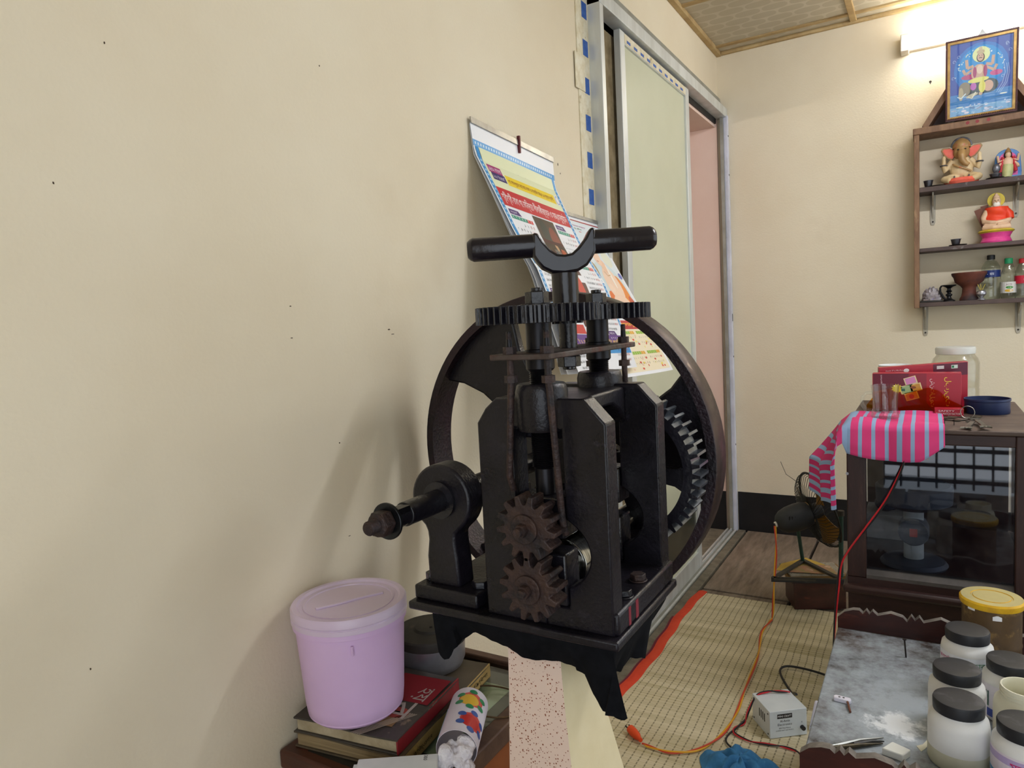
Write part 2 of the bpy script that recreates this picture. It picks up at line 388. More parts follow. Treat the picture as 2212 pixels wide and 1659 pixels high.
# sliding door
mat('door_glass', '#d0d3ba', '#c9ccb2', scale=2, rough=.25, spec=.5, c3='#b3b396', scale3=3, lo3=.7, hi3=.9)
mat('clear_glass', '#f4fbfa', rough=.02, trans=1.0, ior=1.45)
mat('skirt_film', '#3b3d33', '#2f3129', scale=4, rough=.25)
dr = struct(thing('door_1', '', '', (XW, 3.0, 0))); del dr['label']; del dr['category']
obj('jamb', MB().box(XW-.02, -.905, 2.175, 2.205, 0, 2.26), 'aluminium', dr, bev=.002)
obj('jamb', MB().box(-.919, -.898, 3.812, 3.842, .0, 2.225), 'white_rail', dr, bev=.002)
obj('jamb_lip', MB().box(-.934, -.919, 3.800, 3.812, 0, 2.22), 'aluminium_grey', dr)
obj('cement_reveal', MB().box(XW-.10, -.955, 2.205, 2.43, 0, 2.235), 'cement', dr)
hd = obj('head_rail', MB().box(XW-.01, -.903, 2.175, 3.842, 2.215, 2.262), 'aluminium', dr, bev=.002)
obj('head_flashing', MB().py([(XW, 2.262), (-.925, 2.262), (-.937, 2.318), (XW, 2.318)], 2.12, 3.83), 'aluminium_grey', dr)
obj('head_track', MB().box(XW-.05, -.955, 2.205, 3.81, 2.19, 2.235), 'black_paint', dr)
for x0, x1, z in ((-.952, -.944, .012), (-.93, -.924, .016), (-.91, -.902, .008)): obj('track_rib', MB().box(x0, x1, 2.2, 3.81, 0, z), 'aluminium', dr)
obj('track_base', MB().box(-.96, -.90, 2.2, 3.81, -.02, .004), 'aluminium_grey', dr)
pa = obj('sliding_panel', MB().box(-.936, -.930, 2.42, 3.20, .085, 2.17), 'door_glass', dr)
for y0, y1 in ((2.385, 2.43), (3.155, 3.205)): obj('stile', MB().box(-.945, -.921, y0, y1, .012, 2.205), 'aluminium', pa, bev=.002)
obj('bottom_rail', MB().box(-.944, -.922, 2.43, 3.155, .015, .085), 'aluminium', pa, bev=.002)
obj('top_rail', MB().box(-.944, -.922, 2.43, 3.155, 2.165, 2.205), 'aluminium', pa, bev=.002)
obj('protective_tape', MB().box(-.9215, -.9208, 2.43, 3.155, 2.168, 2.202), 'tape', pa)
for k in range(10): obj('tape_mark', MB().box(-.9207, -.9203, 2.45+.07*k, 2.485+.07*k, 2.174, 2.184), 'tape_blue', pa)
obj('film_band', MB().box(-.9298, -.9294, 2.5, 3.15, .1, .33), 'skirt_film', pa)
tp = obj('jamb_tape', MB().box(XW, -.9485, 2.085, 2.176, 0, 2.32), 'tape', dr)
for k in range(11): obj('tape_mark', MB().box(-.9485, -.9478, 2.128, 2.166, 2.215-.118*k-.05, 2.215-.118*k), 'tape_blue', tp)
obj('hanging_sticker', MB().box(-.9485, -.946, 2.06, 2.13, 1.93, 2.04), 'tape', tp)
obj('latch_hole', MB().box(-.8979, -.8972, 3.82, 3.83, 1.15, 1.19), 'black_paint', dr)
for z in (2.12, 1.92, .96, .48): obj('screw', MB().cyl((-.8985, 3.826, z), (-.8968, 3.826, z), .005, n=10), 'iron_bar', dr)
# wall nails and scuffs
mat('scuff', '#4c3f30', rough=.9)
mat('nail_iron', '#3b3633', rough=.5, metal=.7)
def nail(y, z, x=None):
    if x is None: a, b = (XW, y, z), (XW+.022, y, z+.002)
    else: a, b = (x, YB, z), (x, YB-.022, z+.002)
    m = MB(); m.cyl(a, b, .0022, n=8); bb = Vector(b); m.cyl(bb, bb+(bb-Vector(a))*.12, .0055, n=10)
    return m

rs = random.Random(9)
for (y, z, w, h) in ((1.103, 1.201, .004, .0016), (1.114, 1.191, .006, .0008), (.846, 1.195, .003, .001), (.481, 1.408, .0012, .002), (.961, 1.686, .0012, .0015), (.565, 1.605, .001, .002), (1.917, 1.668, .0025, .004), (1.93, 1.643, .002, .003), (.949, .811, .003, .0008), (.941, .993, .0012, .002), (.849, 1.25, .002, .001), (.462, .774, .0012, .0016)):
    pts = [(y+w*cos(t)*rs.uniform(.6, 1.2), z+h*sin(t)*rs.uniform(.6, 1.2)) for t in [2*pi*k/8 for k in range(8)]]
    obj('scuff_mark', MB().px(pts, XW-.0004, XW+.0006), 'scuff', WLO, smooth=0)
# ------------------------------------------------------------------ the rolling mill
mat('cast_iron', '#121014', '#1a171f', scale=18, rough=.26, metal=0.0, bump=.12, bscale=220, c3='#2b2730', scale3=45, lo3=.6, hi3=.75, spec=.42, rvar=.12)
mat('cast_iron_smooth', '#121116', '#1a1820', scale=14, rough=.22, metal=0.0, bump=.12, bscale=120, spec=.6, rvar=.12)
mat('handle_iron', '#151217', '#1c1820', scale=10, rough=.22, metal=0.0, bump=.06, bscale=90, spec=.6)
mat('rust_iron', '#2d2325', '#45322b', scale=40, rough=.55, metal=.25, bump=.3, bscale=150, c3='#241f21', scale3=28, lo3=.5, hi3=.65)
mat('worn_rim', '#4b3b36', '#2a2023', scale=12, rough=.30, metal=.65, c3='#7a6a60', scale3=30, lo3=.62, hi3=.72, rvar=.2)
mat('rim_paint', '#2a1a22', '#1a1519', scale=20, rough=.4, metal=.3, bump=.25, bscale=160)
mat('dark_steel', '#3a3c40', '#232427', scale=25, rough=.3, metal=.85)
mat('bright_steel', '#b9bab6', '#77756f', scale=30, rough=.12, metal=1.0, stretch=(1,12,1))
mat('red_paint', '#7a2230', rough=.45)
mat('tooth_steel', '#8d96a2', '#5a606a', scale=30, rough=.22, metal=.85)
mat('strap_steel', '#57504b', '#43342f', scale=30, rough=.55, metal=.4, bump=.2, c3='#5c3029', scale3=12, lo3=.5, hi3=.7)
mat('screw_black', '#151417', '#1d1b20', scale=40, rough=.35, metal=.5)

AX, AZU, AZL = -.426, .947, .870           # roll axis, upper and lower heights
SX, SZ = -.5995, .954                      # pinion shaft
mill = thing('rolling_mill', 'black cast iron rolling mill with T handle, flywheel and gears on a post', 'rolling mill', (-.485, .87, .795))
def mp(name, mb, m, par=None, **k): return obj(name, mb, m, par or mill, **k)
# bed
mp('base_plate', MB().box(-.648, -.322, .752, .985, .795, .807), 'cast_iron', bev=.003)
bs = MB().box(-.516, -.326, .768, .982, .807, .836)
bed = mp('bed_casting', bs, 'cast_iron', bev=.004)
fo = MB().box(-.645, -.535, .765, .83, .807, .828).box(-.645, -.535, .83, .985, .807, .816)
mp('bearing_foot', fo, 'cast_iron', bev=.003)
def hexbolt(c, d, r, h, washer=0, m='cast_iron_smooth', name='bolt', par=None, stub=0):
    c = Vector(c); d = Vector(d).normalized(); b = MB()
    if washer: b.cyl(c, c+d*.002, washer, n=20)
    b.cyl(c+d*(.002 if washer else 0), c+d*h, r, n=6)
    if stub: b.cyl(c+d*h, c+d*(h+stub), r*.5, n=12)
    return mp(name, b, m, par, bev=.001)
for yy_, w_m in ((.80, .007), (.825, .009)): mp('paint_mark', MB().box(-.3262, -.3256, yy_, yy_+w_m, .809, .833), 'red_paint', bed)
hexbolt((-.632, .795, .828), (0,0,1), .0115, .011, .0); hexbolt((-.548, .795, .828), (0,0,1), .0125, .010, .0)
hexbolt((-.55, .93, .816), (0,0,1), .011, .03); hexbolt((-.345, .885, .836), (0,0,1), .011, .010, .013, 'rust_iron'); hexbolt((-.341, .825, .836), (0,0,1), .010, .010, .012)
# bearing pedestal on the left
def arc(cx, cz, r, a0, a1, n): return [(cx+r*cos(radians(a0+(a1-a0)*k/n)), cz+r*sin(radians(a0+(a1-a0)*k/n))) for k in range(n+1)]
ped = [(SX-.029, .826), (SX-.030, .868), (SX-.026, .893), (SX-.027, .905)] + arc(SX, SZ, .051, 233, -53, 30) + [(SX+.022, .905), (SX+.021, .893), (SX+.024, .868), (SX+.026, .826)]
p = mp('bearing_pedestal', MB().py([(a, b) for a, b in ped], .78, .818), 'cast_iron', bev=.004)
mp('bearing_collar', MB().lathe([(.015, 0), (.033, 0), (.036, -.003), (.036, -.008)][::-1], (SX, .781, SZ), (0,-1,0)).cyl((SX,.775,SZ),(SX,.79,SZ),.027,n=28), 'cast_iron_smooth', p)
sh = mp('drive_shaft', MB().cyl((SX, .70, SZ), (SX, 1.215, SZ), .0165, n=28), 'cast_iron_smooth', bev=.001)
ks = MB().cyl((SX, .668, SZ), (SX, .701, SZ), .0145, n=28)
mp('keyed_end', ks, 'cast_iron_smooth', sh)
mp('key', MB().box(SX+.004, SX+.013, .672, .698, SZ+.006, SZ+.0145), 'screw_black', sh)
mp('washer', MB().cyl((SX, .6645, SZ), (SX, .669, SZ), .0243, n=32), 'dark_steel', sh, bev=.001)
nb = MB().cyl((SX, .6465, SZ), (SX, .6645, SZ), .0175, n=6); nb.cyl((SX, .6445, SZ), (SX, .6465, SZ), .013, .016, n=20)
mp('nut', nb, 'rust_iron', sh, bev=.001)
th = MB(); pr = []
for k in range(9): pr += [(.0095, k*.0018), (.0086, k*.0018+.0009)]
th.lathe([(0, 0)]+pr+[(.008, .0165), (0, .0172)], (SX, .6455, SZ), (0,-1,0), n=18); mp('threaded_end', th, 'rust_iron', sh)
# pinion behind
mp('pinion', MB().gear((SX, 1.07, SZ), (0,1,0), .045, .054, 14, .05), 'cast_iron_smooth')
# housings
def housing(y0, y1, name):
    L0, R0, zb, zt = AX-.092, AX+.094, .8065, 1.104; s0, s1 = AX-.034, AX+.034; zs0, zs1 = .835, 1.065
    m = MB()
    left = [(AX, zb), (AX, zs0), (s0, zs0), (s0, zs1), (AX, zs1), (AX, zt), (L0+.031, zt), (L0+.014, 1.090), (L0, 1.070), (L0, zb)]
    cut = [(s1, .862)] + [(AX+.066*cos(a)*1.0, .905+.052*sin(a)) for a in [radians(-52+104*k/10) for k in range(11)]] + [(s1, .950)]
    right = [(AX, zb), (R0, zb), (R0, 1.073), (R0-.029, zt), (AX, zt), (AX, zs1), (s1, zs1)] + cut[::-1] + [(s1, zs0), (AX, zs0)]
    m.py(left, y0, y1); m.py(right, y0, y1)
    h = mp(name, m, 'cast_iron', bev=.0025)
    yc = (y0+y1)/2
    b = MB().lathe([(.0, 1.062), (.031, 1.062), (.033, 1.066), (.034, 1.112), (.032, 1.120), (.030, 1.122), (0, 1.122)], (AX, yc, 0), n=36)
    mp('screw_boss', b, 'cast_iron', h)
    return h, yc
h1, y1c = housing(.765, .797, 'front_housing'); h2, y2c = housing(.950, .982, 'rear_housing')
# vertical guide strips beside the slot of the front housing
for x in (AX-.037,): mp('slot_guide', MB().box(x-.004, x+.004, .757, .766, .86, 1.064), 'cast_iron', h1, bev=.001)
br = MB().px([(.797, 1.100), (.797, 1.045), (.815, 1.068), (.84, 1.079), (.905, 1.079), (.93, 1.068), (.950, 1.045), (.950, 1.100)], AX-.046, AX+.046)
mp('top_bridge', br, 'cast_iron', bev=.004)
# rolls, chocks and spindles
for z, nm in ((AZU, 'upper_roll'), (AZL, 'lower_roll')):
    r = mp(nm, MB().cyl((AX, .815, z), (AX, .934, z), .0365, n=36), 'bright_steel', bev=.002)
    mp('roll_neck', MB().cyl((AX, .742, z), (AX, 1.08, z), .021, n=28).cyl((AX, .79, z), (AX, .822, z), .03, n=28), 'bright_steel', r)
for yy, h in ((.781, h1), (.966, h2)):
    mp('upper_chock', MB().box(AX-.0335, AX+.0335, yy-.02, yy+.02, .925, .978), 'cast_iron_smooth', h, bev=.003)
    mp('lower_chock', MB().box(AX-.0335, AX+.0335, yy-.02, yy+.02, .837, .905), 'cast_iron_smooth', h, bev=.003)
    s = MB(); pr = [(0, .979), (.0135, .979), (.0135, 1.012)]
    for k in range(22): pr += [(.0165, 1.014+k*.0024), (.0145, 1.0152+k*.0024)]
    pr += [(.0150, 1.07), (.0150, 1.122)]
    for k in range(6): pr += [(.0150, 1.122+k*.0026), (.0135, 1.1233+k*.0026)]
    pr += [(.017, 1.139), (.0185, 1.141), (.0185, 1.165), (.0165, 1.166), (.0165, 1.224), (0, 1.224)]
    s.lathe(pr, (AX, yy, 0), n=24); sc = mp('pressure_screw', s, 'screw_black')
    g = mp('screw_gear', MB().gear((AX, yy, 1.199), (0,0,1), .0725, .0795, 46, .022, ph=.05), 'cast_iron_smooth', bev=.0006)
    mp('gear_hub', MB().cyl((AX, yy, 1.221), (AX, yy, 1.2235), .021, n=28), 'cast_iron', g)
    hexbolt((AX, yy, 1.2225), (0,0,1), .0155, .016, .0, name='gear_nut', par=g, stub=.005)
# strap with lifting rods
st = mp('strap_plate', MB().box(-.474, -.388, .736, 1.022, 1.1545, 1.162), 'strap_steel', bev=.0015)
for x, y, b0 in ((-.449, .745, .985), (-.396, .745, .935), (-.457, 1.008, 1.0), (-.402, 1.008, 1.0)):
    dx = -.012 if x < AX else .008
    if y > .9: dx = 0
    r = mp('lifting_rod', MB().tube([(x, y, 1.188), (x, y, 1.13), (x+dx, y+.004, b0+.02), (x+dx, y+.012, b0)], [.0036, .0044, .0044, .0044], n=12), 'rust_iron', st)
    mp('rod_nut', MB().cyl((x, y, 1.162), (x, y, 1.171), .0085, n=6), 'rust_iron', r)
    mp('rod_nut', MB().cyl((x, y, 1.126), (x, y, 1.135), .0085, n=6), 'rust_iron', r)
    mp('rod_tip', MB().cyl((x, y, 1.171), (x, y, 1.190), .0042, .0032, n=12), 'screw_black', r)
# centre spindle and T handle
HX, HY = -.430, .8735
mp('centre_spindle', MB().cyl((HX, HY, 1.138), (HX, HY, 1.20), .0125, n=24), 'cast_iron_smooth', bev=.001)
cn = MB().cyl((HX, HY, 1.136), (HX, HY, 1.151), .0165, n=6); cn.cyl((HX, HY, 1.132), (HX, HY, 1.137), .009, n=12)
mp('spindle_nut', cn, 'cast_iron_smooth', bev=.001)
mp('centre_pinion', MB().gear((HX, HY, 1.196), (0,0,1), .0155, .0215, 12, .026), 'cast_iron_smooth')
dv = Vector((.225, .136, .004)).normalized(); nv = Vector((-dv.y, dv.x, 0)); c0 = Vector((-.4365, .8845, 1.307))
hc = Vector((HX-.003, HY+.004, 0))
T = mp('handle_tube', MB().lathe([(0, 1.216), (.0185, 1.216), (.0185, 1.2655), (.0175, 1.2665), (0, 1.2665)], (hc.x, hc.y, 0), n=32), 'handle_iron')
def P2(a, z): return Vector((hc.x, hc.y, 0)) + dv*a + Vector((0,0,z))
out = [(-.043, 1.322), (-.0435, 1.291), (-.038, 1.282), (-.031, 1.2735), (-.018, 1.2665), (0, 1.2645), (.018, 1.2665), (.031, 1.2735), (.038, 1.283), (.0435, 1.293), (.043, 1.324),
       (.036, 1.324), (.029, 1.311), (.019, 1.299), (.010, 1.2915), (0, 1.290), (-.010, 1.2915), (-.019, 1.298), (-.029, 1.310), (-.036, 1.322)]
yk = MB().prism(out, Vector((hc.x, hc.y, 0))-nv*.0165, nv*.033, dv, (0,0,1)); mp('handle_yoke', yk, 'handle_iron', T, bev=.005)
for s, a0, a1 in ((-1, .036, .133), (1, .036, .128)):
    A = P2(s*a0, 1.306); B = P2(s*a1, 1.306); D = (B-A).normalized(); Lh = (B-A).length
    mp('grip_bar', MB().lathe([(0, 0), (.0165, 0), (.0165, Lh-.008), (.0145, Lh-.0035), (.011, Lh), (0, Lh+.0005)], A, D, n=28), 'handle_iron', T)
# small roll gears at the front
for z, ph in ((AZU, .12), (AZL, .36)):
    g = mp('roll_gear', MB().gear((AX, .72, z), (0,1,0), .0300, .0415, 13, .031, ph=ph, w=(.36, .15)), 'rust_iron', bev=.0012)
    mp('gear_washer', MB().cyl((AX, .716, z), (AX, .721, z), .0185, n=28), 'rust_iron', g, bev=.001)
    mp('gear_bolt', MB().cyl((AX, .707, z), (AX, .717, z), .0085, n=6).cyl((AX, .701, z), (AX, .708, z), .0055, n=12), 'rust_iron', g)
# big gear on the upper roll
YG = 1.046; GR = .1262
gw = mp('bull_gear', MB().gear((AX, YG, .9525), (0,1,0), GR-.0125, GR, 46, .047, ph=.03, hole=GR-.027), ['cast_iron_smooth', 'tooth_steel'])
for pl in gw.data.polygons:
    c = pl.center; rr = math.hypot(c.x-.485-AX, c.z+.795-.9525)
    if abs(pl.normal.y) < .5 and rr > GR-.014: pl.material_index = 1
hb = MB().cyl((AX, YG-.012, .9525), (AX, YG+.045, .9525), .032, n=28); mp('gear_hub', hb, 'cast_iron', gw)
for k in range(5):
    a = radians(-6+72*k); u = Vector((cos(a), 0, sin(a))); w = Vector((-sin(a), 0, cos(a))); c = Vector((AX, YG+.006, .9525))
    mp('gear_spoke', MB().prism([(.025, -.017), (.06, -.012), (.085, -.014), (GR-.022, -.024), (GR-.022, .024), (.085, .014), (.06, .012), (.025, .017)], c, (0,.018,0), u, w), 'cast_iron', gw)
# flywheel
YF0, YF1, FR = 1.138, 1.203, .3006
fwl = mp('flywheel', MB(), 'rim_paint') if False else None
rim = MB().lathe([(FR-.016, 0), (FR-.001, 0), (FR, .0015), (FR, .0635), (FR-.001, .065), (FR-.016, .065), (FR-.016, 0)], (SX, YF0, SZ), (0,1,0), n=96)
fw = mp('flywheel', rim, ['rim_paint', 'worn_rim'])
for pl in fw.data.polygons:
    c = pl.center; rr = math.hypot(c.x+(-.485)-SX, c.z+.795-SZ)
    if rr > FR-.0004 and abs(pl.normal.y) < .3: pl.material_index = 1
for k in range(3):
    a = radians(9+120*k); u = Vector((cos(a), 0, sin(a))); w = Vector((-sin(a), 0, cos(a))); c = Vector((SX, YF0+.022, SZ))
    Ri = FR-.012
    o1 = [(.03, -.045)]+[(.08, -.044), (.14, -.05), (.20, -.062), (.245, -.085)] + [(Ri*cos(radians(t)), Ri*sin(radians(t))) for t in (-23, -15, -7, 0, 7, 15, 23)] + [(.235, .085), (.19, .062), (.14, .052), (.08, .046), (.03, .045)]
    mp('flywheel_spoke', MB().prism(o1, c, (0,.022,0), u, w), 'cast_iron', fw, bev=.004)
mp('flywheel_hub', MB().cyl((SX, YF0-.01, SZ), (SX, YF1, SZ), .055, n=36), 'cast_iron', fw, bev=.003)

# post under the mill and the black cloth draped over it
def speckle_mat(name, base, spot, scale, size):
    m = mat(name, base, base, rough=.7, bump=.04, bscale=60); nt = m.node_tree; n = nt.nodes; L = nt.links.new; b = n['Principled BSDF']
    tc = n.new('ShaderNodeTexCoord'); v = n.new('ShaderNodeTexVoronoi'); v.inputs['Scale'].default_value = scale; L(tc.outputs['Object'], v.inputs['Vector'])
    sp = n.new('ShaderNodeSeparateColor'); L(v.outputs['Color'], sp.inputs[0])
    th = n.new('ShaderNodeMath'); th.operation = 'MULTIPLY'; L(sp.outputs[0], th.inputs[0]); th.inputs[1].default_value = size
    lt = n.new('ShaderNodeMath'); lt.operation = 'LESS_THAN'; L(v.outputs['Distance'], lt.inputs[0]); L(th.outputs[0], lt.inputs[1])
    x = n.new('ShaderNodeMix'); x.data_type = 'RGBA'; L(lt.outputs[0], x.inputs[0]); x.inputs[6].default_value = hx(base); x.inputs[7].default_value = hx(spot); L(x.outputs[2], b.inputs['Base Color'])
speckle_mat('post_speckle', '#e6cdbd', '#8a4a2c', 300, .38)
mat('post_side', '#e3d7b4', '#d8caa2', scale=6, rough=.75, bump=.05)
mat('black_cloth', '#0f1013', '#16171b', scale=60, rough=.95, spec=.1)
def sec(z, o=0): return [(-.511-o*.3, .800, z), (-.427+o*.4, .800, z), (-.424+o, .885+o, z), (-.511-o*.3, .885+o, z)]
pm = MB(); lev = [(0, .06), (.35, .05), (.52, .034), (.60, .02), (.68, .006), (.73, 0), (.792, 0)]
vs = []
for z, o in lev: vs += sec(z, o)
fs = [(4*i+k, 4*i+(k+1) % 4, 4*i+4+(k+1) % 4, 4*i+4+k) for i in range(len(lev)-1) for k in range(4)] + [(3,2,1,0), tuple(4*(len(lev)-1)+k for k in range(4))]
pm.add(vs, fs); pm.mi = [1 if (f < 4*(len(lev)-1) and f % 4 == 1) else 0 for f in range(len(fs))]
post = obj('post', pm, ['post_speckle', 'post_side'], org=(-.465, .845, 0), smooth=20)
tag(post, 'cream speckled square post carrying the black rolling mill', 'post')
# black cloth between mill and post
def lerp_table(t, tab):
    for (a, va), (b, vb) in zip(tab[:-1], tab[1:]):
        if t <= b: return va+(vb-va)*(t-a)/(b-a)
    return tab[-1][1]
FX0, FX1, FY0, FY1 = -.607, -.330, .757, .965
LF = FX1-FX0; LT = LF+FY1-FY0
hang = [(0, .058), (.012, .066), (.020, .062), (.026, .048), (.050, .030), (.10, .038), (.17, .045), (.215, .046), (.228, .050), (.240, .075), (.262, .096), (LF, .090), (LF+.012, .072), (LF+.03, .066), (LF+.05, .056), (LF+.075, .066), (LF+.1, .058), (LF+.13, .07), (LF+.16, .05), (LT, .045)]
def drape(a, b):
    s = a*LT; d = lerp_table(s, hang)*b*(1+.012*sin(s*330)*(b > .9))
    z = .7945-d
    if s < LF: x, y, nx, ny = FX0+s, FY0, 0, -1
    else: x, y, nx, ny = FX1, FY0+s-LF, 1, 0
    k = b**1.3; fold = .007*k*sin(s*48+1.2)+.003*k*sin(s*97)
    if s < LF and s > .215: fold += .006*k
    if s < .03: fold += .014*k
    if abs(s-LF) < .02: nx, ny = .7, -.7
    return (x+nx*fold-.02*k*(s > LF)+(.006*k if s < .03 else 0), y+ny*fold+.022*k*(1 if s < LF else 0), z)
cm = MB().grid(drape, 130, 14, thick=.0012)
cm.box(-.60, -.335, .76, .96, .7925, .7945)
cl_ = obj('draped_cloth', cm, 'black_cloth', org=(-.465, .845, .79), smooth=60)
tag(cl_, 'black cloth hanging ragged between the rolling mill and the post', 'cloth')

# ------------------------------------------------------------------ low display bench against the left wall
mat('red_wood', '#5a2f1e', '#44241a', scale=6, rough=.45, stretch=(1,6,6), bump=.05, coat=.1)
mat('brown_wood', '#4a3226', '#5d4332', scale=6, rough=.55, stretch=(1,5,5), bump=.06)
mat('orange_wood', '#8a4a22', '#6e3819', scale=5, rough=.4, stretch=(4,1,1))
mat('dark_strip', '#1c1b18', '#2a2822', scale=15, rough=.5)
mat('pale_green', '#c3cdac', '#b7c39f', scale=6, rough=.6, c3='#5e6653', scale3=50, lo3=.72, hi3=.78)
mat('grey_film', '#5a5648', '#4c493d', scale=8, rough=.5)
bx0, bx1, by0, by1, bz = -.948, -.634, .742, 1.176, .50
bn = thing('display_bench', 'low brown wooden display bench with glass top against the left wall', 'bench', ((bx0+bx1)/2, .96, 0))
obj('body', MB().box(bx0+.012, bx1-.008, by0+.012, by1-.012, .04, bz-.03), 'orange_wood', bn, bev=.004)
for x in (bx0+.02, bx1-.055):
    for y in (by0+.02, by1-.055): obj('foot', MB().box(x, x+.035, y, y+.035, 0, .04), 'brown_wood', bn)
obj('front_rail', MB().box(bx0, bx1, by0, by0+.055, bz-.035, bz), 'red_wood', bn, bev=.006)
obj('rear_rail', MB().box(bx0, bx1, by1-.022, by1, bz-.03, bz+.008), 'brown_wood', bn, bev=.003)
obj('side_rail', MB().box(bx1-.03, bx1, by0+.055, by1-.022, bz-.035, bz), 'brown_wood', bn, bev=.003)
obj('side_rail', MB().box(bx0, bx0+.02, by0+.055, by1-.022, bz-.03, bz), 'brown_wood', bn, bev=.003)
obj('backing_sheet', MB().box(bx0+.02, bx1-.03, by0+.055, by1-.022, bz-.03, bz-.012), 'grey_film', bn)
obj('paper_sheet', MB().box(-.835, bx1-.065, .86, 1.10, bz-.0118, bz-.0108), 'pale_green', bn)
obj('glass_top', MB().box(bx0+.02, bx1-.03, by0+.055, by1-.022, bz-.006, bz-.001), 'pane_glass', bn)
obj('dark_strip', MB().box(bx0+.05, bx1-.05, by0+.020, by0+.043, bz-.004, bz+.0005), 'dark_strip', bn)

# books under the bucket
mat('paper_edge', '#a08b66', '#7f6c4c', scale=8, rough=.9, stretch=(1,1,30), bump=.4, bscale=120)
mat('book_cover', '#4a4032', '#5e5240', scale=7, rough=.55, c3='#2b2620', scale3=14, lo3=.55, hi3=.7)
mat('tan_cover', '#b59a63', '#94783f', scale=9, rough=.6, c3='#d9bd5c', scale3=20, lo3=.62, hi3=.72)
mat('dark_cover', '#33302d', '#4a453f', scale=10, rough=.5, c3='#8c7a66', scale3=16, lo3=.66, hi3=.72)
mat('red_cover', '#8e1f27', '#7a1a22', scale=8, rough=.5)
mat('crumpled_page', '#b4a68a', '#968869', scale=18, rough=.85, bump=.5, bscale=40)
def book(name, label, c, rz, w, l, h, cover, spine, edge='paper_edge', group=None):
    t = thing(name, label, 'book', c, rotz=rz, local=True, group=group)
    obj('pages', MB().grid(lambda a, b: (-w/2+.004+(w-.006)*a, -l/2+.004+(l-.008)*b, .003+.001*sin(a*20)), 1, 1, thick=-(h-.006)), edge, t, smooth=0)
    obj('cover', MB().box(-w/2, w/2, -l/2, l/2, 0, .003), cover, t, bev=.001)
    tp = obj('cover', MB().grid(lambda a, b: (-w/2+w*a, -l/2+l*b, h-.003+.0015*sin(7*a+5*b)), 8, 8, thick=-.003), cover, t)
    sp = obj('spine', MB().box(w/2-.003, w/2, -l/2, l/2, 0, h), spine, t, bev=.001)
    return t, tp, sp
RZB = radians(7)
b1, tp1, sp1 = book('paperback', 'thick tan paperback with lettered spine lying under the pink bucket', (-.838, .932, bz+.0005), RZB, .219, .318, .028, 'book_cover', 'tan_cover')
P = Print(lambda u, v, h: (.1096+h, u, v)); P.text('টান্ডিক ও চিকিৎসা', -.02, .007, .012, '#231d16', width=.165); P.text('বিজ্ঞান', -.13, .007, .011, '#231d16', width=.06); P.build('spine_lettering', b1, 'ink_matt')
b2, tp2, sp2 = book('magazine', 'worn dark covered magazine with red spine directly beneath the pink bucket', (-.833, .874, bz+.029), RZB, .208, .205, .026, 'dark_cover', 'red_cover', 'crumpled_page')
P = Print(lambda u, v, h: (u, v, .0275+h)); P.rect(.0, .0, .098, .085, '#8c2630', 1); P.rect(.01, -.075, .075, -.05, '#8f7250', 1)
P.text('ব', .03, .0, .05, '#b9aea6', rot=radians(-90)); P.text('হয়', .055, .05, .03, '#b9aea6', rot=radians(-90)); P.ellipse(.06, -.035, .022, .016, '#a24b42', 2)
for k in range(5): P.curve([(.02+.004*k, -.11), (.08+.004*k, -.03)], .0018, '#b7ab9a', 2)
P.build('cover_print', b2, 'ink_matt')

# pink bucket
mat('pink_plastic', '#dcbce4', '#d5b4de', scale=6, rough=.38, sss=.1, spec=.5, c3='#b98fb0', scale3=40, lo3=.78, hi3=.84)
mat('milky_lid', '#d6c2da', '#dacbdf', scale=5, rough=.30, sss=.15, c3='#a88ba2', scale3=40, lo3=.76, hi3=.82)
BC = (-.843, .828, bz+.0575)
bk = thing('plastic_bucket', 'pink plastic bucket with translucent lid standing on the books', 'bucket', BC)
def L(prof, n=48): return MB().lathe(prof, BC, n=n)
obj('bucket_body', L([(0, 0), (.060, 0), (.074, .004), (.0805, .013), (.0825, .03), (.0905, .158), (.0945, .160), (.0945, .168), (.0915, .170), (.0915, .183), (.089, .183), (.08, .01), (0, .006)]), 'pink_plastic', bk, smooth=40)
ld = obj('lid', L([(.0925, .168), (.0965, .169), (.0965, .176), (.0945, .178), (.0965, .180), (.0965, .190), (.094, .1935), (.086, .1935), (.083, .190), (.076, .1895), (.0755, .1910), (.072, .1910), (.0715, .1893), (0, .1890)]), 'milky_lid', bk, smooth=40)
obj('lid_grip', MB().prism([(-.058, -.006), (-.02, -.009), (.02, -.007), (.058, -.011), (.060, -.004), (.02, .003), (-.02, .001), (-.058, .004)], Vector(BC)+Vector((0,0,.1885)), (0,0,.004), (.45,.89,0), (-.89,.45,0)), 'milky_lid', ld, bev=.0015)
obj('drip_mark', MB().tube([Vector(BC)+Vector((.066, -.066, .150)), Vector(BC)+Vector((.0655, -.0655, .135))], .0022, n=8), 'pink_plastic', bk)

# steel bowl with blackened disc lid
mat('steel', '#b4b4ba', '#94949a', scale=10, rough=.32, metal=.75)
mat('steel_dark', '#5b5b5f', '#45454a', scale=12, rough=.35, metal=.8)
mat('sooty_disc', '#24221f', '#38342d', scale=14, rough=.6, c3='#5c5140', scale3=20, lo3=.6, hi3=.75)
BW = (-.848, 1.046, bz+.029)
bw = thing('steel_bowl', 'steel bowl under a sooty black disc lid behind the bucket', 'bowl', BW)
obj('bowl_body', MB().lathe([(0, 0), (.050, 0), (.060, .006), (.066, .02), (.068, .058), (.0665, .058), (.064, .02), (0, .004)], BW, n=44), 'steel', bw, smooth=50)
dl = obj('disc_lid', MB().lathe([(0, .058), (.0705, .058), (.0715, .061), (.0715, .074), (.069, .077), (.034, .079), (.030, .083), (.012, .084), (0, .084)], BW, n=44), 'sooty_disc', bw, smooth=30)
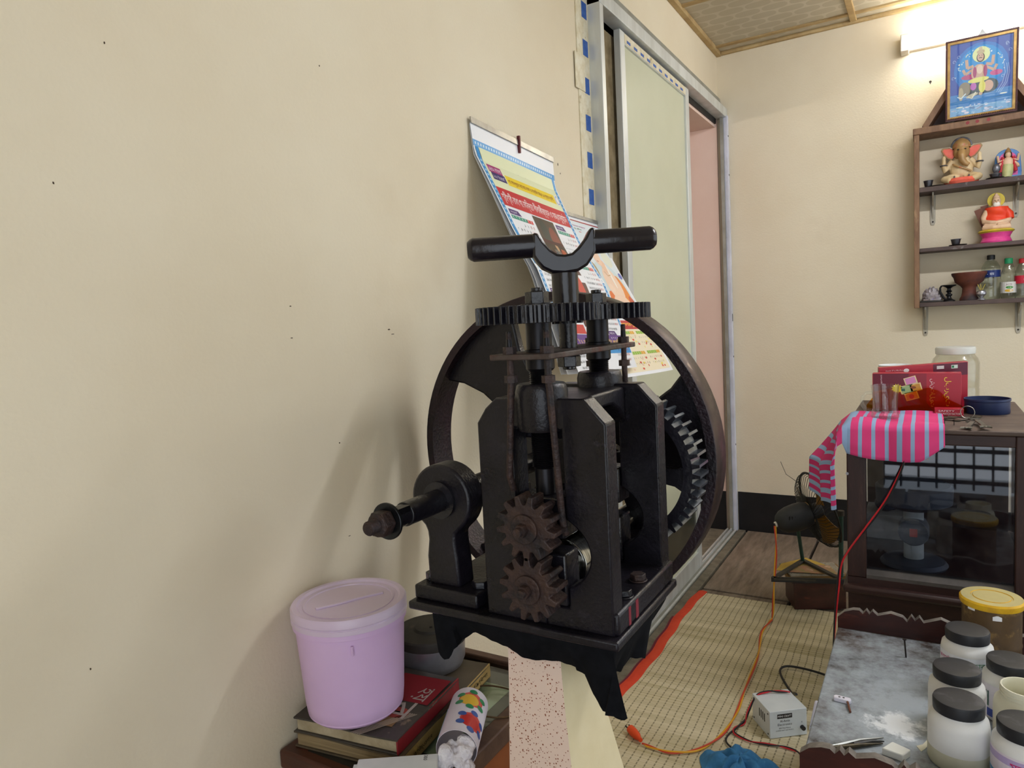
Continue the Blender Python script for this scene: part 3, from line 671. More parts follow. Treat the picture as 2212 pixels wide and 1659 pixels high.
obj('lid_hole', MB().cyl((BW[0]+.008, BW[1]-.008, BW[2]+.084), (BW[0]+.008, BW[1]-.008, BW[2]+.0846), .003, n=12), 'gap_dark', dl)

# paper cylinder with cotton wool
mat('white_card', '#e9e4ee', '#e0dae6', scale=12, rough=.6)
mat('light_blue_card', '#a9cfe6', rough=.6)
mat('cotton', '#f1eef2', '#dcd8e0', scale=60, rough=1.0, sss=.2, bump=.8, bscale=90)
A = Vector((-.694, .951, bz+.0335)); B = Vector((-.640, .835, bz+.0335)); ax = (B-A).normalized(); Lc = (B-A).length
sd = ax.cross(Vector((0,0,1))).normalized()
pc = thing('paper_roll', 'printed white paper roll stuffed with cotton wool lying on the bench', 'paper roll', (-.681, .883, bz))
def cyl_sheet(u, v, h):      # u along the axis, v = angle
    R = .0325+h+(.0008 if h else 0); return A + ax*u + (sd*sin(v) + Vector((0,0,1))*cos(v))*R
obj('paper_sheet', MB().grid(lambda a, b: cyl_sheet(Lc*a, -2.9+5.8*b, 0), 8, 40, thick=.0006), 'white_card', pc, smooth=60)
obj('blue_flap', MB().grid(lambda a, b: cyl_sheet(.03+.085*a, 1.25+.5*b, .0006), 4, 6, thick=-.0006), 'light_blue_card', pc)
P = Print(cyl_sheet)
def pe(u, v, a, b, col, z=1, t0=0): P.ellipse(u, v, a, b/.0325, col, z, n=20)
for (u, v, c1, c2) in ((.035, -.35, '#e7b93a', '#2c8a5a'), (.092, -.7, '#c9302e', '#3358a8')):
    pe(u, v, .020, .022, '#d8534e', 1); pe(u+.003, v+.1, .016, .017, c1, 2)
    for k in range(6):
        t = k*1.05; pe(u+.022*cos(t), v+.7*sin(t), .006, .007, c2, 3)
P.build('printed_pattern', pc)
ct = MB(); rnd = random.Random(3)
for k in range(26):
    c = A+ax*(Lc-.012+rnd.random()*.035)+sd*rnd.uniform(-.02, .016)+Vector((0,0,rnd.uniform(-.024, .012))); ct.ell(c, (rnd.uniform(.008, .014),)*3, 10, 7)
co = obj('cotton_wool', ct, 'cotton', pc); md = co.modifiers.new('fuse', 'REMESH'); md.mode = 'VOXEL'; md.voxel_size = .0025; md.use_smooth_shade = True
tx = bpy.data.textures.new('fluff', 'CLOUDS'); tx.noise_scale = .008; dm = co.modifiers.new('fluff', 'DISPLACE'); dm.texture = tx; dm.strength = .006

# medicine carton at the front corner
mat('carton_white', '#e4eaec', '#d6dee0', scale=12, rough=.5, c3='#b9c2c2', scale3=12, lo3=.68, hi3=.75)
ct0 = thing('medicine_carton', 'white medicine carton with black lettering on the bench front rail', 'carton', (-.690, .748, bz), rotz=radians(33), local=True)
obj('carton_body', MB().box(-.062, .062, -.055, .03, 0, .04), 'carton_white', ct0, bev=.0015)
obj('carton_flap', MB().box(-.0685, -.062, -.05, .026, .002, .034), 'carton_white', ct0)
P = Print(lambda u, v, h: (u, v, .0402+h)); P.text('inc', .052, -.012, .011, '#1d1d22', rot=radians(-90), width=.02); P.text('antibiotic', .036, -.006, .010, '#1d1d22', rot=radians(-90), width=.06); P.text('300', .040, .026, .006, '#33333a', rot=radians(-90)); P.rect(.050, -.035, .0615, -.026, '#c22c3a', 2)
P.build('carton_print', ct0)
# wire loop
mat('rusty_wire', '#4b3b28', '#6b5334', scale=60, rough=.7, metal=.4)
lp = MB().tube([(-.695+.062*cos(t), 1.025+.052*sin(t), bz+.003+.002*sin(3*t)) for t in [2*pi*k/40 for k in range(40)]], .0016, n=6, closed=True)
tag(obj('wire_loop', lp, 'rusty_wire', org=(-.695, 1.02, bz)), 'thin rusty wire loop lying on the glass bench top', 'wire')
# wooden foot block on the floor behind the post
mat('grey_block', '#6f6252', '#5b5043', scale=9, rough=.8)
tag(obj('wood_block', MB().box(-.90, -.745, 1.52, 1.60, .0055, .055), 'grey_block', org=(-.82, 1.56, .0055), bev=.003), 'grey brown wooden block on the straw mat behind the post', 'block')

# ------------------------------------------------------------------ wall calendars blown away from the wall
mat('cal_paper', '#eceef2', rough=.4); mat('cal_strip', '#8d8b86', '#a5a39d', scale=30, rough=.35, metal=.7); mat('dark_red', '#5c1420', rough=.6)
def cal_sheet(y0, ztop, w, h, swing, tab, wav):
    """u from the left edge, v from the top down; the sheet leaves the wall as it goes down"""
    def f(u, v, hh=0.0):
        t = v/h; o = lerp_table(t, tab)*swing; z = ztop - v*math.sqrt(max(0.05, 1-(swing/h)**2)) - (u/w)*wav[0]
        o += .006*sin(4*u/w+5*t)*t + wav[1]*(u/w)*t
        return Vector((XW+.006+o+hh*.9, y0+u+wav[2]*t, z+hh*.4))
    return f
def calendar(name, label, f, w, h):
    c = f(w/2, 0); t = thing(name, label, 'calendar', (XW, c.y, c.z-h))
    return t
# front calendar
w1, h1_ = .432, .665
f1 = cal_sheet(1.44, 1.690, w1, h1_, .265, [(0, 0), (.12, .03), (.45, .40), (.6, .62), (1, 1.0)], (.022, -.03, 0.0))
k1 = calendar('wall_calendar', 'large wall calendar with blue border and red headline banner, blown off the wall', f1, w1, h1_)
def back_sheet(dx, c): return MB().grid(lambda a, b: f1(w1*a, h1_*b)+Vector((-dx*b*b-.002-.004*b, -.008*b, -.004)), 14, 24, thick=.0004)
obj('back_page', back_sheet(.035, 0), 'cal_paper', k1, smooth=60)
obj('back_page', back_sheet(.018, 0), 'cal_paper', k1, smooth=60)
obj('front_page', MB().grid(lambda a, b: f1(w1*a, h1_*b), 16, 30, thick=.0004), 'cal_paper', k1, smooth=60)
obj('metal_strip', MB().grid(lambda a, b: f1(w1*a, -.012+.016*b)+Vector((.0015, 0, 0)), 8, 1, thick=.003), 'cal_strip', k1)
obj('hanger_tab', MB().box(XW+.006, XW+.014, 1.44+w1*.52, 1.44+w1*.535, 1.655, 1.70), 'dark_red', k1)
P = Print(lambda u, v, hh: f1(u, v, hh+.0006))
def hdr(P, w, h):
    b = .012
    P.rect(.0, .045, w, .062, '#2f8fd0', 1); P.rect(.006, .062, .020, h-.045, '#2f8fd0', 1); P.rect(w-.020, .062, w-.006, h-.045, '#2f8fd0', 1); P.rect(.006, h-.06, w-.006, h-.045, '#2f8fd0', 1)
    for k in range(34): P.rect(.008+k*(w-.02)/34, .050, .013+k*(w-.02)/34, .057, '#cfe6f5', 2)
    for k in range(40):
        v = .07+k*(h-.13)/40
        P.rect(.010, v, .016, v+.006, '#bfe0f3', 2); P.rect(w-.016, v, w-.010, v+.006, '#bfe0f3', 2)
hdr(P, w1, h1_)
def T(P, s, u, v, h, col, width=None, z=3):        # v down: text baseline at v
    PP, F, w = text_polys(s, h, .006 if h > .012 else 0); k = width/w if width else 1
    P.mb.cc = hx(col); P.mb.add([P.sheet(u+p[0]*k, v-p[1], z*.00012) for p in PP], F)
P.rect(.022, .062, w1-.022, .172, '#e7ecc4', 1)
T(P, 'হরে কৃষ্ণ হরে কৃষ্ণ কৃষ্ণ কৃষ্ণ হরে হরে', .035, .085, .012, '#2d5b3b', width=.16); T(P, 'হরে রাম হরে রাম রাম রাম হরে হরে', w1-.165, .085, .012, '#b1443c', width=.13); T(P, 'ওঁ নমো ভগবতে', .20, .083, .010, '#333333', width=.06); T(P, 'শ্রী গোবিন্দায় নমঃ', .19, .1, .012, '#333333', width=.075)
P.rect(.03, .105, .095, .126, '#a0226f', 2); T(P, '১৪৩২ বাংলা', .033, .123, .013, '#f3dfee', width=.058); P.rect(.035, .126, .10, .147, '#3a2a6a', 2); T(P, '২০২৫ ইংরেজি', .039, .143, .012, '#e4e0f4', width=.057)
P.rect(.105, .120, w1-.05, .150, '#f2d32b', 2); T(P, 'গোপালপুরের মহা মহোৎসব ও বার্ষিক যজ্ঞ ১৬ প্রহর ব্যাপী', .113, .146, .019, '#8a2b1a', width=w1-.175)
P.ellipse(w1-.035, .135, .013, .018, '#e9ecf2', 3); P.ellipse(w1-.035, .135, .010, .014, '#4b58a0', 4); P.ellipse(w1-.035, .135, .0085, .012, '#f0f2f6', 5)
P.rect(.022, .170, w1-.022, .222, '#c42330', 2); T(P, 'শ্রীশ্রী রাধা গোবিন্দের লীলাকীর্ত্তন ও যজ্ঞানুষ্ঠান', .03, .216, .036, '#f5eaea', width=w1-.06)
def month(P, u, v, name, w=.115):
    P.poly([(u, v), (u+.05, v), (u+.06, v+.014), (u, v+.014)][::-1], '#4a2a72', 2); T(P, name, u+.006, v+.012, .009, '#ece6f5', width=.036)
    P.rect(u, v+.017, u+w*.72, v+.027, '#1f8f78', 2); P.rect(u+w*.72, v+.017, u+w, v+.027, '#d23b3b', 2)
    for k in range(7): T(P, 'রসমবিশুন'[k % 4], u+.004+k*w/7.2, v+.0255, .0065, '#e8f2f0')
    d = 1
    for r in range(5):
        for c in range(7):
            if (r == 0 and c < 3) or d > 30: continue
            s = '০১২৩৪৫৬৭৮৯'; n_ = (s[d//10] if d > 9 else '')+s[d % 10]
            T(P, n_, u+.003+c*w/7, v+.043+r*.0155, .0075, '#c0392f' if c > 4 else '#3d4148'); d += 1
for r, (a, bb) in enumerate((('জানুয়ারি', 'জুলাই'), ('ফেব্রুয়ারি', 'আগস্ট'), ('মার্চ', 'সেপ্টেম্বর'), ('এপ্রিল', 'অক্টোবর'))):
    v = .230+r*.108
    if v+.10 < h1_: month(P, .030, v, a); month(P, w1-.135, v, bb, .105)
# picture panel in the middle: two robed figures in a dark warm scene
u0, u1, v0, v1 = .160, .285, .226, .545
P.rect(u0, v0, u1, v1, '#4a1d1c', 2); P.rect(u0, v0, u1, v0+.10, '#3a2a1d', 3)
for k, (du, dv_, a, bb, col) in enumerate(((.045, .05, .03, .045, '#1f2a22'), (.09, .07, .035, .05, '#7a2f18'), (.06, .10, .022, .03, '#6c6a62'), (.05, .13, .018, .03, '#2f3b4d'), (.075, .16, .02, .05, '#d98f2b'), (.08, .22, .028, .06, '#c33a2a'), (.1, .12, .02, .04, '#b4512a'), (.035, .20, .015, .05, '#5a2231'), (.05, .275, .05, .02, '#3f4a2a'), (.09, .285, .03, .015, '#b0702c'), (.062, .30, .01, .018, '#3a4a8a'), (.085, .145, .012, .012, '#e0b03a'), (.07, .085, .010, .012, '#c9a27a'))):
    P.ellipse(u0+du, v0+dv_, a*.8, bb, col, 4+k*.3)
P.rect(.032, h1_-.125, .15, h1_-.10, '#c8342f', 3); P.rect(.20, h1_-.165, w1-.14, h1_-.10, '#dfe8c6', 2); P.rect(.024, h1_-.098, w1-.024, h1_-.064, '#5a2d86', 3); T(P, 'শ্রী রাধা গোবিন্দ মন্দির কমিটি', .05, h1_-.07, .016, '#e6c74d', width=.32, z=4)
P.build('printed_page', k1)
# rear calendar
w2, h2_ = .43, .545
f2 = cal_sheet(1.765, 1.527, w2, h2_, .235, [(0, 0), (.12, .05), (.5, .47), (1, 1.0)], (.012, .0, 0.0))
k2 = calendar('wall_calendar', 'wall calendar with orange robed figure print hanging behind the other calendar', f2, w2, h2_)
obj('front_page', MB().grid(lambda a, b: f2(w2*a, h2_*b), 16, 24, thick=.0004), 'cal_paper', k2, smooth=60)
obj('metal_strip', MB().grid(lambda a, b: f2(w2*a, -.010+.012*b)+Vector((.0015, 0, 0)), 8, 1, thick=.003), 'cal_strip', k2)
P = Print(lambda u, v, hh: f2(u, v, hh+.0006))
P.rect(.01, .012, w2-.012, .016, '#9c2a30', 2); P.rect(w2-.016, .016, w2-.012, .035, '#9c2a30', 2)
P.rect(.012, .018, w2-.014, .34, '#dfe9ee', 1); T(P, 'জীবন ও লীলা কাহিনী', .12, .075, .026, '#c02a36', width=.28); T(P, 'নিত্যানন্দ মহাপ্রভুর', .2, .036, .008, '#b04a8a', width=.1); T(P, 'দিব্য জীবন', .2, .046, .008, '#3a6b4a', width=.07)
for (u, v, a, bb, c) in ((.30, .25, .11, .10, '#cfe0e4'), (.20, .16, .03, .05, '#d8cdb0'), (.37, .14, .035, .03, '#e3e6d4')): P.ellipse(u, v, a, bb, c, 2)
FIG = [(.365, .27, .036, .07, '#e88a35'), (.258, .30, .026, .04, '#e2702c'), (.315, .235, .055, .065, '#f3d3ba'), (.312, .17, .02, .024, '#eec6a8'), (.29, .135, .027, .034, '#f4d2b8'), (.31, .305, .06, .034, '#f1cfb6'), (.285, .25, .022, .016, '#f6d9c2'), (.39, .31, .02, .035, '#c7563a'), (.33, .205, .008, .045, '#fbefe0'), (.225, .19, .02, .03, '#a08f6a'), (.41, .2, .012, .012, '#5a66b8'), (.235, .21, .006, .008, '#4a59a8')]
for k, (u, v, a, bb, c) in enumerate(FIG): P.ellipse(u, v, a, bb, c, 3+k*.4)
P.curve([(.268, .126), (.284, .130)], .0025, '#6b4a3a', 9); P.curve([(.278, .152), (.29, .154)], .0025, '#b0564a', 9); P.curve([(.29, .188), (.305, .205), (.33, .20)], .0025, '#c9a06a', 9)
P.rect(.335, .345, .40, .358, '#d6452f', 3); P.rect(.02, .365, w2-.02, .395, '#b81f2c', 3); T(P, 'শ্রী মন্দির, সাভারপুর (ঢাকা)', .06, .389, .019, '#f0cf3a', width=w2-.1, z=4); P.rect(.02, .395, w2-.02, .535, '#f0e3c4', 1)
rnd = random.Random(5)
for r in range(2):
    for c in range(3):
        u = .03+c*.125; v = .402+r*.068
        for k in range(7): P.rect(u+k*.0155, v, u+k*.0155+.0135, v+.010, '#8fb93a' if k < 5 else '#e0a52c', 3)
        for k in range(9): 
            a, bb = rnd.random()*.10, .012+rnd.random()*.042
            P.rect(u+a, v+bb, u+a+rnd.choice((.006, .012)), v+bb+.006, rnd.choice(('#f3d64f', '#f1e27c', '#d9482f', '#e9c9b0', '#e8e8e2')), 3)
        for k in range(14): T(P, '০১২৩৪৫৬৭৮৯'[k % 10], u+(k % 7)*.0155+.003, v+.024+(k//7)*.018, .006, '#77706a')
P.build('printed_page', k2)
# nails and small scuffs on the walls
for i, (y, z) in enumerate(((1.88, 1.63), (2.02, 1.65), (1.13, 1.05), (1.16, 1.02))):
    pass
sc_ = thing('wall_nail', 'bent iron nail in the back wall between door and shelf', 'nail', (-.0, YB, 2.17))
obj('nail_shank', nail(0, 2.195, .012), 'nail_iron', sc_)
# ------------------------------------------------------------------ fluorescent tube above the shelf
mat('lamp_white', '#e8e4da', '#cfc8b8', scale=20, rough=.5, c3='#8e8578', scale3=18, lo3=.66, hi3=.74)
mat('lamp_tube', '#ffffff', rough=.4, emis='#fffaf0', estr=42.0)
lm = thing('tube_lamp', 'lit white fluorescent tube lamp on the back wall above the framed print', 'lamp', (.50, YB, 2.375))
def tz(x): return 2.381-.028*(x+.1)
obj('batten_housing', MB().px([(YB, 2.352), (YB, 2.41), (YB-.028, 2.41), (YB-.04, 2.395), (YB-.04, 2.365), (YB-.028, 2.352)], -.095, 1.13), 'lamp_white', lm, bev=.002)
for x0, x1 in ((-.105, -.072), (1.11, 1.145)): obj('end_cap', MB().box(x0, x1, YB-.07, YB, 2.342, 2.418), 'lamp_white', lm, bev=.003)
obj('tube', MB().cyl((-.072, YB-.058, 2.381), (1.11, YB-.058, 2.381), .027, n=24, cap=False), 'lamp_tube', lm)

mat('added_ceiling_tube', '#ffffff', rough=.4, emis='#f3f6ff', estr=150.0)  # added ceiling tube, out of view, lifts the light on back wall and mat
l2 = thing('tube_lamp', 'added unseen fluorescent tube under the ceiling over the desk, brightening the back wall', 'lamp', (.9, 2.05, ZC-.01))
obj('batten_housing', MB().box(.3, 1.5, 2.03, 2.07, ZC-.035, ZC-.005), 'lamp_white', l2, bev=.003)
for x in (.27, 1.495): obj('end_cap', MB().box(x, x+.035, 2.02, 2.08, ZC-.085, ZC-.005), 'lamp_white', l2, bev=.003)
obj('tube', MB().cyl((.305, 2.05, ZC-.06), (1.495, 2.05, ZC-.06), .02, n=24, cap=False), 'added_ceiling_tube', l2)

# ------------------------------------------------------------------ wooden wall shelf
mat('shelf_wood', '#8a6a4f', '#6d503b', scale=8, rough=.6, stretch=(4,4,1), bump=.08, c3='#a98a68', scale3=10, lo3=.62, hi3=.75)
mat('shelf_board', '#5a4a45', '#463a38', scale=9, rough=.65, stretch=(1,5,1), c3='#87837f', scale3=14, lo3=.62, hi3=.72)
mat('clear_plastic', '#e9edea', '#dfe4e0', scale=10, rough=.18, trans=.85, ior=1.3)
SF = YB-.145; SX0, SX1 = -.052, .442
sh_ = thing('wall_shelf', 'house shaped wooden wall shelf with three boards on the back wall', 'shelf', (.195, YB, 1.165))
for x0, x1 in ((SX0, SX0+.021), (SX1-.021, SX1)): obj('side_panel', MB().box(x0, x1, SF, YB, 1.172, 1.945), 'shelf_wood', sh_, bev=.002)
tb = obj('top_beam', MB().box(SX0-.004, SX1+.004, SF-.004, YB, 1.945, 1.974), 'shelf_wood', sh_, bev=.003)
for x in (.15, .185, .225): obj('paint_dab', MB().cyl((x, SF-.0046, 1.962), (x, SF-.0040, 1.962), .007, n=14), 'red_cover', tb)
SH = []
for z0, z1 in ((1.690, 1.712), (1.424, 1.441), (1.176, 1.196)):
    SH.append(z1); obj('shelf_board', MB().box(SX0+.021, SX1-.021, SF+.002, YB, z0, z1), 'shelf_board', sh_, bev=.002)
for s in (-1, 1):
    xa, xb = .195+s*.205, .195+s*.02
    d = Vector((xb-xa, 0, .30)).normalized(); nn = Vector((d.z, 0, -d.x))*.012
    q = [Vector((xa, SF+.005, 1.974))-nn, Vector((xa, SF+.005, 1.974))+nn, Vector((xb, SF+.005, 2.274))+nn, Vector((xb, SF+.005, 2.274))-nn]
    obj('gable_bar', MB().add([tuple(p) for p in q]+[(p.x, YB, p.z) for p in q], [(0,1,2,3), (7,6,5,4), (0,4,5,1), (1,5,6,2), (2,6,7,3), (3,7,4,0)]), 'shelf_wood', sh_)
obj('gable_back', MB().py([(.0, 1.975), (.39, 1.975), (.21, 2.26), (.18, 2.26)], YB-.012, YB-.004), 'shelf_board', sh_)
mat('bracket_grey', '#b9b3a2', '#a29a86', scale=12, rough=.35)
for x, z in ((.022, 1.690), (.336, 1.690), (-.008, 1.176), (.349, 1.176)):
    b = obj('bracket', MB().py([(x-.012, z), (x+.012, z), (x+.010, z-.125), (x+.006, z-.137), (x-.006, z-.137), (x-.010, z-.125)], YB-.004, YB), 'bracket_grey', sh_)
    obj('bracket_rib', MB().px([(YB-.004, z), (YB-.004, z-.11), (YB-.02, z-.05), (YB-.11, z-.012), (YB-.11, z)], x-.003, x+.003), 'bracket_grey', b)
    obj('bracket_screw', MB().cyl((x, YB-.004, z-.122), (x, YB-.006, z-.122), .004, n=10), 'nail_iron', b)

thin_glass('print_glass', '#fbfdfc', .02, refl=.45)
# framed print leaning forward above the shelf
mat('maroon_frame', '#4a1b1c', '#381315', scale=20, rough=.4); mat('gold_frame', '#b08d52', '#8d6c38', scale=30, rough=.35, metal=.5, c3='#6a4f2c', scale3=20, lo3=.6, hi3=.7)
fr = thing('framed_print', 'framed blue devotional print of a seated figure on an elephant', 'picture', (.196, YB-.125, 1.975))
FW, FH = .256, .328; tilt = radians(9)
fo_ = Vector((.068, YB-.150, 1.9785)); fu = Vector((1, 0, 0)); fv = Vector((0, -sin(tilt), cos(tilt))); fn = fv.cross(fu)  # towards the room is -y
fn = Vector((0, -cos(tilt), -sin(tilt)))
def FP(u, v, h=0): return fo_+fu*u+fv*v+fn*h
def bar(u0, v0, u1, v1, d0, d1): 
    m = MB(); m.hexa([FP(u0, v0, d0), FP(u1, v0, d0), FP(u1, v1, d0), FP(u0, v1, d0), FP(u0, v0, d1), FP(u1, v0, d1), FP(u1, v1, d1), FP(u0, v1, d1)]); return m
e, g = .007, .017
for (a, b, c, d) in ((0, 0, FW, e), (0, FH-e, FW, FH), (0, e, e, FH-e), (FW-e, e, FW, FH-e)): obj('outer_moulding', bar(a, b, c, d, -.012, .004), 'maroon_frame', fr, bev=.001)
for (a, b, c, d) in ((e, e, FW-e, g), (e, FH-g, FW-e, FH-e), (e, g, g, FH-g), (FW-g, g, FW-e, FH-g)): obj('gold_moulding', bar(a, b, c, d, -.012, .001), 'gold_frame', fr)
bd = MB()
for k in range(40): bd.ell(FP(.005+k*(FW-.01)/39, .009, .002), (.0028,)*3, 6, 4)
for k in range(52):
    for u in (.0035, FW-.0035): bd.ell(FP(u, .006+k*(FH-.012)/51, .003), (.0024,)*3, 6, 4)
obj('beading', bd, 'maroon_frame', fr)['kind'] = 'stuff'
obj('backing', bar(g-.004, g-.004, FW-g+.004, FH-g+.004, -.012, -.008), 'cal_paper', fr)
P = Print(lambda u, v, h: FP(u, v, -.0078+h)); pw, ph = FW-2*g, FH-2*g
def R(u0, v0, u1, v1, c, z=1): P.rect(g+pw*u0, g+ph*v0, g+pw*u1, g+ph*v1, c, z)
def E(u, v, a, b, c, z=2, t=0): P.ellipse(g+pw*u, g+ph*v, pw*a, pw*b, c, z, t0=t)
R(0, 0, 1, 1, '#3a4fa8')
E(.5, .62, .44, .46, '#2f73c4', 2); E(.5, .64, .36, .38, '#2a8fd6', 2.5)
R(0, 0, 1, .30, '#3f7fc4', 3); R(0, .0, 1, .12, '#7aa9d6', 3.5)
rnd = random.Random(11)
for k in range(46): E(rnd.uniform(.05, .95), rnd.uniform(.01, .13), rnd.uniform(.01, .05), rnd.uniform(.008, .02), rnd.choice(('#c9cfe8', '#e3d6e8', '#9fc0e0', '#5a7fb8', '#b8c8e8')), 4)
for k in range(26): E(rnd.uniform(.08, .9), rnd.uniform(.14, .28), rnd.uniform(.06, .16), .004, rnd.choice(('#6f9fcf', '#2f5f98', '#88b0d8')), 4)
E(.16, .12, .06, .012, '#e8e6d8', 5); E(.86, .22, .06, .012, '#e8e6d8', 5)
E(.42, .34, .25, .12, '#42484f', 5); E(.62, .36, .16, .13, '#4a5258', 5); E(.24, .36, .10, .13, '#8f7f6a', 6); E(.18, .30, .04, .12, '#b9a684', 6.5); E(.36, .26, .10, .03, '#c9bba0', 7, .3)
P.curve([(g+pw*a, g+ph*b) for a, b in ((.12, .27), (.18, .24), (.26, .30))], .004, '#d9e4ee', 8); P.curve([(g+pw*a, g+ph*b) for a, b in ((.30, .24), (.36, .22), (.42, .30))], .004, '#e6ddc8', 8)
E(.38, .38, .05, .07, '#c064b8', 7); E(.62, .36, .08, .10, '#d8a890', 7); E(.34, .52, .16, .05, '#b9477a', 7); E(.74, .52, .10, .05, '#c9508a', 7)
E(.50, .80, .14, .14, '#e6e7a8', 6); E(.47, .56, .13, .15, '#d3a892', 8); E(.46, .46, .17, .045, '#e8e07a', 9, .05); E(.52, .36, .055, .11, '#e8dc70', 9.5); E(.40, .57, .03, .10, '#a8346a', 9); E(.57, .57, .03, .11, '#a8346a', 9); E(.48, .60, .05, .08, '#e6c9b4', 10); E(.50, .27, .03, .035, '#c9a890', 9)
for sx in (-1, 1):
    P.curve([(g+pw*(.48+sx*.10), g+ph*.66), (g+pw*(.48+sx*.20), g+ph*.64), (g+pw*(.48+sx*.215), g+ph*.76)], .011, '#cfa690', 9)
    P.curve([(g+pw*(.48+sx*.10), g+ph*.62), (g+pw*(.48+sx*.23), g+ph*.56), (g+pw*(.48+sx*.27), g+ph*.63)], .010, '#cfa690', 8.5)
E(.49, .76, .065, .085, '#3a2a2c', 10); E(.49, .765, .052, .07, '#d6ab92', 11); E(.49, .835, .062, .04, '#c9b08a', 12); E(.49, .88, .03, .03, '#d3bd95', 12); P.curve([(g+pw*.465, g+ph*.752), (g+pw*.49, g+ph*.758), (g+pw*.515, g+ph*.752)], .003, '#4a2a28', 13)
for sx in (-.02, .02): E(.49+sx, .785, .009, .006, '#3a2a2c', 13)
for k in range(34):
    t = rnd.uniform(.1, pi-.1); r_ = rnd.uniform(.36, .42); E(.5+r_*cos(t), .50+r_*sin(t)*.95, rnd.uniform(.006, .02), rnd.uniform(.006, .014), rnd.choice(('#dfe6ea', '#c9d8e4', '#e6e2cf')), 5, rnd.random()*3)
for k in range(7):
    u, v = rnd.choice((rnd.uniform(.04, .14), rnd.uniform(.84, .95))), rnd.uniform(.3, .9)
    P.curve([(g+pw*(u+.03*cos(a)*(1-a/7)), g+ph*(v+.03*sin(a)*(1-a/7))) for a in [x*.6 for x in range(11)]], .0012, '#b9cbe6', 5)
for u in (.86, .90, .93): P.curve([(g+pw*(u-.12), g+ph*.24), (g+pw*(u-.02), g+ph*.36), (g+pw*(u+.02), g+ph*.5), (g+pw*u, g+ph*.62)], .0013, '#b9cbe6', 5)
P.text('।। শ্রী শ্রী বিশ্বকর্মা নমঃ ।।', g+pw*.28, g+ph*.10, .005, '#e8ecf4', z=9, width=pw*.5)
P.build('printed_picture', fr, 'ink_paper')
obj('front_glass', bar(g-.003, g-.003, FW-g+.003, FH-g+.003, -.004, -.002), 'print_glass', fr)
obj('hanger', MB().add([FP(.115, FH, -.006), FP(.146, FH, -.006), FP(.130, FH+.026, -.006), FP(.115, FH, -.009), FP(.146, FH, -.009), FP(.130, FH+.026, -.009)], [(0,1,2), (5,4,3), (0,3,4,1), (1,4,5,2), (2,5,3,0)]), 'cal_strip', fr)

# ------------------------------------------------------------------ things on the shelf boards
mat('clay_cream', '#dcc69c', '#c9ad80', scale=14, rough=.45); mat('clay_gold', '#b08c58', '#8f6c42', scale=20, rough=.4, c3='#b03a2c', scale3=60, lo3=.6, hi3=.68)
mat('coral', '#e8705c', '#d9553f', scale=20, rough=.45); mat('jewel_silver', '#7a7a80', '#4a4c52', scale=60, rough=.35, metal=.5); mat('eye_dark', '#1c1512', rough=.3)
def shp(name, mb, m, par, **k): return obj(name, mb, m, par, **k)
# elephant-headed idol
gx, gy, gz = .130, YB-.085, SH[0]
gi = thing('elephant_idol', 'seated cream clay elephant headed idol with coral ears on the top board', 'idol', (gx, gy, gz))
def G(x, y, z): return (gx+x, gy+y, gz+z)
body = MB()
body.ell(G(0, .005, .065), (.046, .036, .046), 20, 14).ell(G(0, .008, .098), (.036, .028, .028), 18, 12)
body.tube([G(-.012, -.012, .025), G(-.045, -.020, .028), G(-.062, -.018, .026), G(-.045, -.035, .018), G(-.010, -.042, .012)], [.016, .019, .018, .015, .010], n=12)
body.tube([G(.012, -.012, .025), G(.045, -.020, .028), G(.062, -.018, .026), G(.045, -.035, .018), G(.010, -.042, .012)], [.016, .019, .018, .015, .010], n=12)
for s in (-1, 1):
    body.tube([G(s*.032, .0, .105), G(s*.052, -.004, .080), G(s*.062, -.012, .066), G(s*.067, -.018, .090), G(s*.066, -.018, .108)], [.014, .013, .012, .010, .008], n=12)
    body.ell(G(s*.066, -.019, .118), (.008, .006, .014), 12, 8)
gb = shp('idol_body', body, 'clay_cream', gi); md = gb.modifiers.new('fuse', 'REMESH'); md.mode = 'VOXEL'; md.voxel_size = .0028; md.use_smooth_shade = True
shp('seat_cushion', MB().lathe([(0, 0), (.060, 0), (.067, .012), (.062, .024), (0, .026)], G(0, 0, 0), n=32), 'coral', gi)
hdm = MB().ell(G(0, -.006, .142), (.032, .030, .036), 20, 14); hdm.tube([G(0, -.030, .140), G(0, -.040, .120), G(.002, -.043, .100), G(.012, -.043, .084), G(.020, -.043, .078), G(.026, -.042, .086)], [.017, .016, .014, .012, .010, .007], n=14)
hd_ = shp('idol_head', hdm, 'clay_gold', gi); md = hd_.modifiers.new('fuse', 'REMESH'); md.mode = 'VOXEL'; md.voxel_size = .0025; md.use_smooth_shade = True
for s in (-1, 1):
    ear = [(.024, .150), (.045, .166), (.072, .168), (.078, .158), (.068, .138), (.052, .118), (.036, .110), (.026, .122)]
    er = shp('ear', MB().prism([(s*x, z) for x, z in ear], (gx, gy-.002, gz), (0, .006, 0), (1, 0, 0), (0, 0, 1)), 'clay_gold', hd_, bev=.002)
    shp('ear_inner', MB().prism([(s*(.026+(x-.026)*.86), .141+(z-.141)*.8) for x, z in ear], (gx, gy-.0035, gz), (0, .002, 0), (1, 0, 0), (0, 0, 1)), 'coral', hd_)
    shp('eye', MB().ell(G(s*.013, -.033, .148), (.005, .003, .003), 10, 6), 'eye_dark', hd_)
    shp('bangle', MB().tube([G(s*.067+.0125*cos(t), -.017+.0125*sin(t), .088) for t in [2*pi*k/14 for k in range(14)]], .003, n=6, closed=True), 'jewel_silver', gi)
    shp('anklet', MB().tube([G(s*.027, -.036+.016*cos(t), .018+.016*sin(t)) for t in [2*pi*k/14 for k in range(14)]], .003, n=6, closed=True), 'jewel_silver', gi)
